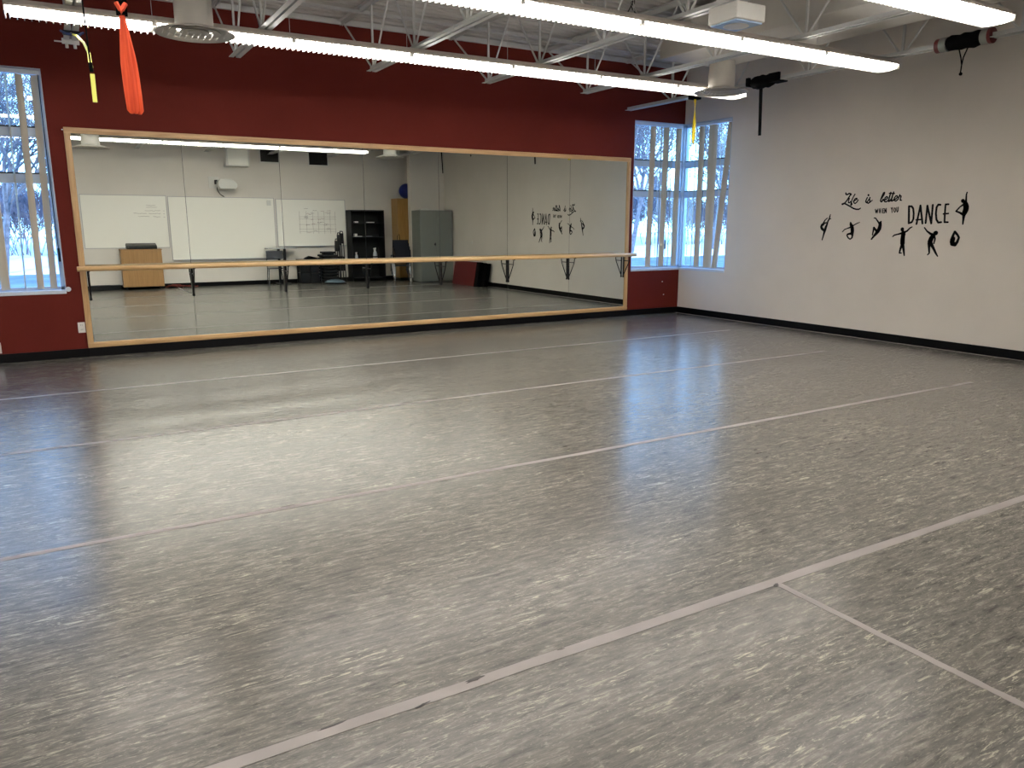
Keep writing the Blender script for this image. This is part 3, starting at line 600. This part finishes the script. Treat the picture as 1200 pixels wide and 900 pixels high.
# ---------------------------------------------------------------- south wall: whiteboards and fittings (seen in the mirror)
def scribble(q, x, z, w, h, rnd, y):
    n = max(3,int(w/.018)); pts = [(x-w*i/n, z+rnd.uniform(-h/2,h/2)) for i in range(n+1)]
    for (a,b),(c,d) in zip(pts,pts[1:]):
        q.tube([(a,y,b),(c,y,d)], .0028, 4)
def board(x0,x1,z0,z1,label,tray=True):
    root = thing('whiteboard', ((x0+x1)/2, YS, z0), label, 'whiteboard', 'whiteboards in a row')
    MB().box(x0,x1,YS,YS+.014,z0,z1).build('board','whiteboard',root)
    q = MB()
    q.box(x0,x1,YS,YS+.02,z1-.012,z1); q.box(x0,x1,YS,YS+.02,z0,z0+.014); q.box(x0,x0+.012,YS,YS+.02,z0,z1); q.box(x1-.012,x1,YS,YS+.02,z0,z1)
    q.build('frame','alu',root)
    if tray: MB().box(x0+.03,x1-.03,YS+.02,YS+.065,z0-.004,z0+.008).build('marker_tray','alu',root)
    return root
b1 = board(.585,2.42,.965,2.205,'plain whiteboard with a few handwritten lines, behind the wooden podium', False)
b2 = board(2.45,4.98,.66,2.19,'largest whiteboard, in the middle under the projector')
b3 = board(5.02,6.87,.95,2.17,'whiteboard with a hand-drawn grid, beside the black shelf')
rnd = random.Random(3); q = MB()
for (x,z,w) in [(2.17,1.97,.20),(2.20,1.925,.24),(2.36,1.84,.03),(2.27,1.845,.34),(2.36,1.77,.03),(2.27,1.775,.26),(1.96,1.78,.28),(2.36,1.70,.03),(2.26,1.705,.16),(2.02,1.71,.24)]:
    scribble(q, x, z, w, .02 if z != 1.925 else .003, rnd, YS+.016)
q.build('handwriting','ink',b1)
q = MB(); 
for x in (5.62,5.80,5.97,6.12,6.28,6.44,6.58): q.tube([(x,YS+.016,1.28),(x,YS+.016,1.86)], .0022, 4)
for z in (1.72,1.66,1.52,1.40,1.34): q.tube([(5.6,YS+.016,z),(6.6,YS+.016,z)], .0022, 4)
q.build('grid_lines','ink',b3)
q = MB(); q2 = MB()
for i in range(26): scribble(q if i%3 else q2, rnd.uniform(5.8,6.55), rnd.uniform(1.3,1.95), .1, .03, rnd, YS+.0165)
q.build('handwriting','ink',b3); q2.build('handwriting','inkred',b3)
# small wall control at the top of the big board
q = MB(); q.box(4.80,4.90,YS+.016,YS+.03,2.0,2.13); tag(q.build('notice_card','white'), 'small white card stuck to the top right of the middle whiteboard', 'card')

def vent(x0,x1,z0,z1,label):
    root = thing('wall_vent', ((x0+x1)/2,YS,z0), label, 'vent', 'dark wall vents above the whiteboards')
    q = MB(); q.box(x0,x1,YS,YS+.012,z0,z0+.035); q.box(x0,x1,YS,YS+.012,z1-.035,z1); q.box(x0,x0+.035,YS,YS+.012,z0,z1); q.box(x1-.035,x1,YS,YS+.012,z0,z1); q.build('frame','white',root,bevel=.003)
    MB().box(x0+.03,x1-.03,YS,YS+.003,z0+.03,z1-.03).build('void','dark',root)
    q = MB(); n = 9
    for i in range(1,n): xx = x0+.035+(x1-x0-.07)*i/n; q.box(xx-.003,xx+.003,YS+.003,YS+.010,z0+.03,z1-.03)
    q.build('slats','blackp',root)
vent(4.68,5.20,3.05,3.42,'dark square wall vent left of the other vent, beside the white wall box')
vent(5.92,6.48,3.02,3.40,'dark square wall vent farther right above the grid whiteboard')

root = thing('wall_speaker', (4.1,YS,2.93), 'white boxy cabinet fixed high on the wall above the projector', 'speaker')
q = MB(); q.prism([(3.80,2.93),(4.36,2.93),(4.40,3.42),(3.84,3.42)], YS, YS+.32, 'y'); q.build('cabinet','white',root,bevel=.008)
MB().box(3.86,4.34,YS+.32,YS+.328,2.96,3.39).build('front_panel','whiteboard',root,bevel=.003)
root = thing('projector', (3.8,YS,2.38), 'white short-throw projector on a wall plate above the middle whiteboard', 'projector')
MB().box(3.42,3.66,YS,YS+.02,2.40,2.68).build('wall_plate','white',root,bevel=.004)
MB().box(3.56,3.62,YS+.02,YS+.16,2.50,2.60).build('arm','blackp',root)
q = MB(); q.prism([(3.58,2.44),(3.62,2.38),(3.98,2.38),(4.02,2.43),(4.02,2.50),(3.94,2.58),(3.62,2.60),(3.58,2.56)], YS+.14, YS+.42, 'y'); q.build('body','white',root,bevel=.012)
MB().box(3.64,3.92,YS+.20,YS+.36,2.585,2.615).build('lens_hood','white',root,bevel=.006)
MB().tube([(3.60,YS+.10,2.48),(3.60,YS+.09,2.36),(3.66,YS+.07,2.26),(3.76,YS+.03,2.20)], .009, 8).build('cable','blackp',root,smooth=True)

root = thing('podium', (1.74,-.2,0), 'light maple rolling podium cabinet under the left whiteboard', 'podium')
px0,px1,py0,py1 = 1.29,2.17,-.42,0
MB().box(px0,px1,py0,py1-.02,.07,.93).build('body','maple',root,bevel=.004)
MB().box(px0+.006,px1-.006,py1-.02,py1,.075,.92).build('front_panel','maple',root,bevel=.003)
MB().box(px0-.01,px1+.01,py0,py1+.01,.93,.952).build('top','maple',root,bevel=.004)
for xx in (px0+.08,px1-.08):
    for yy in (py0+.07,py1-.07):
        w_ = MB().lathe([(0,-.012),(.03,-.012),(.034,-.006),(.034,.006),(.03,.012),(0,.012)],(xx,yy,.034),16,'x').build('caster','blackp',root,smooth=True)
        MB().box(xx-.018,xx+.018,yy-.012,yy+.012,.05,.072).build('caster_fork','chrome',w_)
root = thing('equipment_case', (1.76,-.16,.953), 'black equipment case lying on top of the maple podium', 'case')
q = MB(); q.prism([(-.34,.953),(-.34,1.055),(-.28,1.085),(-.02,1.04),(-.005,1.0),(-.005,.953)], 1.43, 2.08, 'x'); q.build('body','blackp',root,bevel=.01)
MB().box(1.70,1.82,-.006,.006,.975,1.0).build('handle','black',root,bevel=.003)
q = MB(); q.box(.62,1.24,-.42,-.20,.0,.115); tag(q.build('storage_tray','blackp',bevel=.012), 'low black storage tray on the floor left of the podium', 'tray')
root = thing('cord_tangle', (2.55,-.3,0), 'tangle of dark red cord on the floor right of the podium', 'cord')
q = MB(); rnd = random.Random(5); pts = []
for i in range(60):
    t = i/59; pts.append((2.22+.68*t+.05*math.sin(9*t*3), -.30+.09*math.sin(14*t*2)+rnd.uniform(-.02,.02), .022+.035*abs(math.sin(21*t))*(1-t)+.004))
q.tube(pts, .016, 6); q.build('cord','redcord',root,smooth=True)
MB().tube([(2.24,-.33,.02),(2.4,-.38,.07),(2.55,-.33,.06),(2.62,-.3,.015)], .018, 6).build('plug_end','redcord',root,smooth=True)

# chair with chrome legs in front of the boards
def chair(x, y, rot, label, seatmat='navy', group='chairs by the whiteboards', scale=1, stack=0, name='stacking_chair'):
    root = thing(name, (0,0,0), label, 'chair', group)
    q = MB(); q.prism([(-.21,.435),(.19,.455),(.215,.445),(.215,.43),(-.21,.415)], -.215, .215, 'x')
    q.build('seat',seatmat,root,bevel=.008)
    q = MB(); vs = []; n = 6
    for zi, z in enumerate((.66,.74,.86)):
        for k in range(n+1):
            t = k/n-.5; vs.append((t*.42, -.235-.02*zi-.03*(1-4*t*t), z))
    for zi, z in enumerate((.66,.74,.86)):
        for k in range(n+1):
            t = k/n-.5; vs.append((t*.42, -.235-.02*zi-.03*(1-4*t*t)-.012, z))
    m_ = n+1; fs = []
    for l in range(2):
        for k in range(n): fs.append((l*m_+k,l*m_+k+1,(l+1)*m_+k+1,(l+1)*m_+k)); fs.append((3*m_+l*m_+k,3*m_+(l+1)*m_+k,3*m_+(l+1)*m_+k+1,3*m_+l*m_+k+1))
    for k in range(n): fs.append((k,3*m_+k,3*m_+k+1,k+1)); fs.append((2*m_+k,2*m_+k+1,5*m_+k+1,5*m_+k))
    for l in range(2): fs.append((l*m_,(l+1)*m_,3*m_+(l+1)*m_,3*m_+l*m_)); fs.append((l*m_+n,3*m_+l*m_+n,3*m_+(l+1)*m_+n,(l+1)*m_+n))
    q.add(vs, fs); q.build('backrest',seatmat,root,smooth=True,bevel=.004)
    for s in (-1,1):
        MB().tube([(s*.20,.20,.43),(s*.215,.22,.012)], .011, 8).build('leg','chrome',root,smooth=True)
        MB().tube([(s*.20,-.16,.43),(s*.215,-.25,.012)], .011, 8).build('leg','chrome',root,smooth=True)
        MB().tube([(s*.205,-.18,.42),(s*.205,-.245,.62),(s*.195,-.275,.80)], .011, 8).build('back_post','chrome',root,smooth=True)
    root.location = (x,y,stack); root.rotation_euler = (0,0,rot); root.scale = (scale,)*3
    return root
chair(4.76,.32,R(8),'chair with a navy backrest and chrome legs beside the standing desk')

root = thing('standing_desk', (5.02,-.1,0), 'thin-topped black standing desk on two slim posts under the middle whiteboard', 'desk')
MB().box(4.64,5.38,-.33,.05,.905,.925).build('desktop','alu',root,bevel=.004)
for xx in (4.95,5.10):
    q = MB(); q.box(xx-.028,xx+.028,-.16,-.11,.03,.905); q.build('post','black',root,bevel=.004)
MB().box(4.93,5.12,-.15,-.12,.52,.60).build('crossbar','black',root)
for xx in (4.90,5.15):
    MB().box(xx-.03,xx+.03,-.36,.10,.0,.03).build('foot','black',root,bevel=.006)
root = thing('side_table', (5.75,-.15,0), 'low black table holding a folded black cloth', 'table')
MB().box(5.44,6.02,-.38,.02,.60,.625).build('tabletop','blackp',root,bevel=.005)
for xx in (5.47,5.99):
    for yy in (-.35,-.01): MB().box(xx-.015,xx+.015,yy-.015,yy+.015,0,.60).build('leg','black',root)
q = MB(); q.prism([(5.62,.626),(5.66,.66),(5.76,.705),(5.82,.69),(5.95,.65),(6.0,.626)], -.32, -.08, 'y'); tag(q.build('folded_cloth','fabric_black',bevel=.012), 'crumpled black cloth lying on the low black table', 'cloth')
# black storage crates under the table
for i,(a,b,z0,z1) in enumerate(((5.48,5.72,0,.27),(5.73,5.96,0,.27),(5.48,5.72,.28,.54),(5.73,5.96,.28,.54))):
    root = thing('storage_crate', ((a+b)/2,-.18,z0), ['black crate under the low black table, bottom left','black crate under the low black table, bottom right','black crate under the low black table, top left','black crate under the low black table, top right'][i], 'crate', 'black crates under the table')
    MB().box(a,b,-.33,-.04,z0,z1-.015).build('body','blackp',root,bevel=.01)
    MB().box(a-.004,b+.004,-.334,-.036,z1-.015,z1).build('lid','blackp',root,bevel=.004)
# aerobic step stack
wd = ['bottom step of the black aerobic step stack']
lab = ['bottommost','second lowest','third lowest','fourth lowest','fifth lowest','fifth from the top','fourth from the top','third from the top','second from the top','topmost']
for i in range(10):
    z = .002+.082*i; a = 6.03+.006*(i%2)
    root = thing('aerobic_step', (a+.2,-.15,z), 'black aerobic step platform, %s of its stack' % lab[i], 'step', 'stack of black aerobic steps')
    ins = .05 if i == 9 else 0
    MB().box(a+ins,a+.42-ins,-.40+ins,.08-ins,z+.025,z+.075).build('platform','blackp',root,bevel=.014)
    MB().box(a+.04+ins,a+.38-ins,-.36+ins,.04-ins,z+.0,z+.025).build('riser','dark',root,bevel=.004)
    if i == 9: continue
root = thing('balance_dome', (6.35,.30,0), 'blue-grey balance dome trainer on the floor before the step stack', 'dome')
MB().lathe([(.0,0),(.27,0),(.29,.012),(.29,.028),(.27,.04)],(6.24,.38,0),40).build('base','blackp',root,smooth=True)
MB().lathe([(.265,.03),(.25,.055),(.20,.085),(.12,.105),(0,.112)],(6.24,.38,0),40).build('dome','dome',root,smooth=True)

# folded black chairs leaning by the shelf
fl_ = ['leftmost of the folded black chairs leaning against the black shelf','middle of the folded black chairs leaning against the black shelf','rightmost of the folded black chairs, against the side of the black shelf']
for i in range(3):
    x = 6.50+.065*i; root = thing('folded_chair', (x,-.1,0), fl_[i], 'chair', 'folded chairs by the shelf')
    h = (1.14,1.30,1.34)[i]
    q = MB(); q.tube([(x,.12,.01),(x+.01,-.02,h-.06),(x+.01,-.06,h),(x+.01,-.26,h),(x+.01,-.30,h-.06),(x,-.36,.01)], .012, 8); q.build('frame','black',root,smooth=True)
    MB().box(x-.008,x+.018,-.30,-.02,h-.32,h-.05).build('backrest','blackp',root,bevel=.006)
    MB().box(x-.01,x+.02,-.32,.02,.30,.68).build('seat','blackp',root,bevel=.006)

# black shelf
root = thing('shelf_unit', (7.3,-.2,0), 'tall black open shelf unit holding spray bottles beside the grid whiteboard', 'shelf')
sx0,sx1,sy0,sy1,sz1 = 6.88,7.82,-.44,-.02,1.90
MB().box(sx0,sx0+.025,sy0,sy1,0,sz1).build('side_panel','blackp',root,bevel=.003)
MB().box(sx1-.025,sx1,sy0,sy1,0,sz1).build('side_panel','blackp',root,bevel=.003)
MB().box(sx0,sx1,sy0,sy0+.012,0,sz1).build('back_panel','dark',root)
for z in (.06,.56,1.17,1.54,1.875): MB().box(sx0+.025,sx1-.025,sy0+.012,sy1,z,z+.025).build('shelf','blackp',root,bevel=.002)
def spray(x, y, z, big, label):
    root = thing('spray_bottle', (x,y,z), label, 'bottle', 'spray bottles on the black shelf'); s = 1.25 if big else .8
    MB().lathe([(0,0),(.045*s,0),(.047*s,.01),(.047*s,.10*s),(.036*s,.15*s),(.016*s,.19*s),(.015*s,.21*s),(0,.21*s)],(x,y,z),20).build('bottle','bottle',root,smooth=True)
    q = MB(); q.prism([(x-.04*s,z+.235*s),(x+.02*s,z+.25*s),(x+.025*s,z+.21*s),(x-.01*s,z+.205*s),(x-.04*s,z+.22*s)], y-.01*s, y+.01*s, 'y'); h = q.build('spray_head','white',root,bevel=.003)
    MB().box(x-.03*s,x-.022*s,y-.004,y+.004,z+.17*s,z+.215*s).build('trigger','white',h)
    if big: MB().lathe([(.0595,.045),(.0598,.045),(.0598,.085),(.0595,.085)],(x,y,z),20).build('label_band','navy',root)
spray(7.02,-.10,.586,False,'small white spray bottle on the black shelf, the left one in the mirror')
spray(7.56,-.12,.586,True,'large clear spray bottle with a dark band on the black shelf')
def shelf_item(x,z,w,h,lb,nm='small_box',m_='white',d=.10):
    tag(MB().box(x-w/2,x+w/2,-.16,-.16+d,z,z+h).build(nm,m_,bevel=.004), lb, 'box')
shelf_item(7.05,1.566,.09,.035,'small white packet on the top shelf of the black unit, left one','paper_packet')
shelf_item(7.45,1.566,.20,.02,'flat white packet on the top shelf of the black unit, right one','paper_packet')
shelf_item(7.02,1.196,.07,.08,'small white cup-sized box on the middle shelf','small_box')
shelf_item(7.12,1.196,.14,.015,'flat white card on the middle shelf','paper_packet')
shelf_item(7.40,1.196,.16,.012,'flat grey card on the middle shelf, right of the white card','paper_packet','alu')

# wooden cabinet in the alcove with ball
root = thing('wooden_cabinet', (8.65,-.1,0), 'tall oak cabinet standing in the back corner', 'cabinet')
MB().box(8.20,9.28,-.43,.02,.06,2.22).build('body','oak',root,bevel=.004)
MB().box(8.24,9.24,-.40,0,0,.06).build('plinth','blackp',root)
for a,b in ((8.205,8.738),(8.742,9.275)): 
    d = MB().box(a,b,.02,.04,.08,2.20).build('door','oak',root,bevel=.003)
    xx = b-.05 if a < 8.5 else a+.05
    MB().tube([(xx,.04,1.0),(xx,.065,1.01),(xx,.065,1.11),(xx,.04,1.12)], .005, 6).build('handle','chrome',d)
root = thing('exercise_ball', (8.55,-.2,2.22), 'dark blue exercise ball resting on the oak cabinet', 'ball')
q = MB(); rr = .205; q.lathe([(max(rr*math.sin(math.pi*i/20),.0),-rr*math.cos(math.pi*i/20)) for i in range(21)],(8.56,-.18,2.22+rr),40); q.build('shell','blue',root,smooth=True)
MB().lathe([(.0,0),(.008,0),(.008,.006),(0,.006)],(8.56,-.18+rr-.003,2.22+rr),10,'y').build('valve','white',root)

# grey steel cabinet
root = thing('steel_cabinet', (8.79,.98,0), 'grey two-door steel cabinet against the beige wall in the mirror', 'cabinet')
gx0,gx1,gy0,gy1,gz = 8.32,9.27,.70,1.25,1.885
MB().box(gx0,gx1,gy0,gy1,0.02,gz).build('body','grey_cab',root,bevel=.006)
for a,b in ((gx0+.015,(gx0+gx1)/2-.002),((gx0+gx1)/2+.002,gx1-.015)): MB().box(a,b,gy1,gy1+.016,.06,gz-.03).build('door','grey_cab',root,bevel=.003)
MB().lathe([(0,0),(.028,0),(.028,.012),(0,.014)],((gx0+gx1)/2-.06,gy1+.016,1.0),16,'y').build('lock_plate','chrome',root)
MB().box((gx0+gx1)/2-.064,(gx0+gx1)/2-.056,gy1+.03,gy1+.045,.95,1.05).build('handle','chrome',root)
q = MB(); q.prism([(8.36,1.887),(8.36,1.905),(8.50,1.93),(8.66,1.912),(8.86,1.905),(8.9,1.887)], .85, 1.22, 'y'); tag(q.build('paper_pile','white',bevel=.004), 'loose pile of white paper on top of the grey steel cabinet', 'paper')
# navy chairs stacked beside it
cl = ['lowest navy chair in the stack beside the grey cabinet','second lowest navy chair in the stack beside the grey cabinet','second highest navy chair in the stack beside the grey cabinet','top navy chair in the stack beside the grey cabinet']
for i in range(4): chair(8.02-.01*i,.66-.03*i,R(195),cl[i],'navy','stacked navy chairs by the grey cabinet',1,.002+.085*i)
root = thing('duffel_bag', (8.02,.5,.72), 'small black bag lying on the stacked navy chairs', 'bag')
q = MB(); q.tube([(7.88,.50,.81),(7.91,.50,.82),(8.08,.52,.83),(8.12,.52,.81)], [.03,.085,.09,.03], 12); q.build('body','fabric_black',root,smooth=True)
q = MB(); q.tube([(7.96,.50,.90),(7.98,.50,1.22),(8.03,.51,1.26),(8.06,.52,.90)], .008, 6); q.build('handle','fabric_black',root,smooth=True)

# folded red gym mats against the beige wall
ml = ['red folding gym mat leaning on the beige wall, outermost of three','red folding gym mat leaning on the beige wall, middle of three','red folding gym mat leaning on the beige wall, innermost of three']
for i in range(3):
    xb = 8.86+.11*i; root = thing('gym_mat', (xb,2.4,0), ml[i], 'mat', 'red gym mats')
    for k in range(2):
        a = xb+.05*k; q = MB(); lean = .10
        q.prism([(a,.0),(a+.048,.0),(a+.048+lean,.60-.02*i),(a+lean,.60-.02*i)], 2.0-.05*i, 3.2, 'y'); q.build('panel','redmat',root,bevel=.012)
    q = MB(); q.prism([(xb-.002,.0),(xb+.10,.0),(xb+.10+.10,.60-.02*i),(xb-.002+.10,.60-.02*i)], 3.2, 3.38, 'y'); q.build('shaded_end','fabric_black',root,bevel=.01)  # black end block paints in the shade on the mat's end face

# outlet + small wall box on east wall in mirror
tag(MB().box(XE-.008,XE,2.28,2.34,1.02,1.11).build('light_switch','white',bevel=.002), 'small beige switch plate on the beige wall near the grey cabinet', 'switch')

# ---------------------------------------------------------------- outside
structure(MB().box(-90,140,YN+T+.02,34,-.35,-.30).build('ground_asphalt','asphalt'))
structure(MB().box(-90,140,34,150,-.36,-.24).box(XE+T+.4,140,-30,YN+T+.02,-.36,-.31).build('ground_snow','snow'))
q = MB(); rnd = random.Random(11); n = 60; pts = []
for i in range(n+1):
    x = -70+190*i/n; pts.append((x, .35+.35*rnd.random()))
vs = [(x,66,-.24) for x,h in pts]+[(x,68.5,-.24+h) for x,h in pts]+[(x,72,-.24) for x,h in pts]; m_ = n+1
q.add(vs, [(i,i+1,m_+i+1,m_+i) for i in range(n)]+[(m_+i,m_+i+1,2*m_+i+1,2*m_+i) for i in range(n)]+[(i,i+1,2*m_+i+1,2*m_+i) for i in range(n)])
tag(q.build('snow_bank','snow',smooth=True), 'long low bank of snow beyond the car park', 'snow bank')
for (x,y,s,lb) in ((-.9,24,.6,'small heap of snow on the asphalt outside the left window'),(2.5,20,.8,'small heap of snow on the asphalt, right of the other heap')):
    q = MB(); q.lathe([(s,0),(s*.8,.12*s),(s*.4,.22*s),(0,.25*s)],(x,y,-.30),14); tag(q.build('snow_heap','snow',smooth=True), lb, 'snow')

def grow(q, p, d, r, L, depth, rnd, spread=.5, kids=3, rmin=.006):
    n = 3 if depth > 1 else 2; pts = [p.copy()]; rs = [r]; cur = p.copy(); dd = d.copy()
    for i in range(n):
        dd = (dd + Vector((rnd.uniform(-1,1),rnd.uniform(-1,1),rnd.uniform(-.4,.8)))*.14).normalized()
        cur = cur + dd*L/n; pts.append(cur.copy()); rs.append(max(r*(1-.35*(i+1)/n), rmin))
    q.tube(pts, rs, 5 if depth > 4 else 3)
    if depth == 0: return
    for k in range(kids + (1 if depth > 3 else 0)):
        t = rnd.uniform(.35,1); j = min(int(t*n), n-1); base = pts[j].lerp(pts[j+1], t*n-j)
        axis = Vector((rnd.uniform(-1,1),rnd.uniform(-1,1),rnd.uniform(-.2,.9))).normalized()
        nd = (dd*(1-spread)+axis*spread*1.3).normalized()
        grow(q, base, nd, max(r*.58,rmin), L*rnd.uniform(.58,.8), depth-1, rnd, spread, kids, rmin)
def tree(x, y, h, label, seed):
    rnd = random.Random(seed); q = MB(); b = Vector((x,y,-.26))
    grow(q, b, Vector((rnd.uniform(-.06,.06),rnd.uniform(-.06,.06),1)), h*.012, h*.34, 6, rnd, .46, 3, .010)
    o = q.build('bare_tree','bark',base=b); return tag(o, label, 'tree', 'bare trees outside')
T1 = [(-1.7,34,12,'large bare tree filling the upper part of the left window'),(-3.4,44,13,'bare tree behind the left window, farther off to the left'),(.9,46,12,'bare tree behind the left window, farther off to the right'),
      (31.0,38,14,'bare tree seen through the red wall half of the corner window'),(38,43,15.5,'bare tree seen just left of the corner post of the corner window'),
      (42,42,15,'bare tree seen just right of the corner post of the corner window'),(49,47,16,'bare tree seen through the beige wall half of the corner window'),(54,50,16,'bare tree at the right edge of the corner window')]
for i,(x,y,h,lb) in enumerate(T1): tree(x,y,h,lb,20+i)
variants = []
for sd_ in range(4):
    rnd = random.Random(50+sd_); q = MB()
    for k in range(9): grow(q, Vector((rnd.uniform(-.9,.9),rnd.uniform(-.5,.5),-.26)), Vector((rnd.uniform(-.45,.45),rnd.uniform(-.45,.45),1)).normalized(), .026, 1.75, 4, rnd, .44, 3, .011)
    variants.append(q)
q = MB()
for i in range(46):
    v = variants[i%4]; x = (-11+1.35*i if i < 15 else 12+1.9*(i-15))+((i*37)%7)*.15; y = 52+((i*53)%9)*.9; s_ = .95+((i*29)%10)*.06; ca, sa = math.cos(i*1.3)*s_, math.sin(i*1.3)*s_
    q.add([(x+p.x*ca-p.y*sa, y+p.x*sa+p.y*ca, -.26+(p.z+.26)*s_) for p in v.v], v.f)
tag(q.build('brush_thicket','twig'), 'reddish bare brush thicket in a long row beyond the snow', 'brush', kind='stuff')

# ---------------------------------------------------------------- light and sky
w = bpy.data.worlds.new('sky'); bpy.context.scene.world = w; w.use_nodes = True
nt = w.node_tree; N = nt.nodes; L = nt.links; bg = N['Background']
tc = N.new('ShaderNodeTexCoord'); sep = N.new('ShaderNodeSeparateXYZ'); L.new(tc.outputs['Generated'], sep.inputs[0])
cr = N.new('ShaderNodeValToRGB'); e = cr.color_ramp.elements
e[0].position = 0; e[0].color = (.42,.74,1.0,1); e[1].position = .6; e[1].color = (.10,.34,.9,1)
L.new(sep.outputs[2], cr.inputs[0]); L.new(cr.outputs[0], bg.inputs[0]); bg.inputs[1].default_value = 7.5
sd = bpy.data.lights.new('sun','SUN'); sd.energy = 6; sd.angle = R(1); sd.color = (1,.97,.95)
so = bpy.data.objects.new('sun', sd); C.objects.link(so); so.location = (0,-20,20)
so.rotation_euler = Vector((.25,1,-.42)).to_track_quat('-Z','Y').to_euler()

# ---------------------------------------------------------------- camera
yaw, pit, roll, f = .531838778, .205186794, -.000847588, 894.7327
cy, sy, cp, sp = math.cos(yaw), math.sin(yaw), math.cos(pit), math.sin(pit)
F = Vector((sy*cp, cy*cp, -sp)); Rt = Vector((cy,-sy,0)); U = Rt.cross(F)
c_, s_ = math.cos(roll), math.sin(roll); R2 = Rt*c_+U*s_; U2 = U*c_-Rt*s_
cam = bpy.data.cameras.new('camera'); cam.sensor_width = 36; cam.lens = f/1200*36; cam.clip_start = .02; cam.clip_end = 400
co = bpy.data.objects.new('camera', cam); C.objects.link(co)
mt = Matrix((R2, U2, -F)).transposed().to_4x4(); mt.translation = Vector((0,0,1.5)); co.matrix_world = mt
sc = bpy.context.scene; sc.camera = co
sc.view_settings.view_transform = 'Standard'; sc.view_settings.look = 'None'; sc.view_settings.gamma = 1
sc.view_settings.exposure = 0; sc.view_settings.use_curve_mapping = False
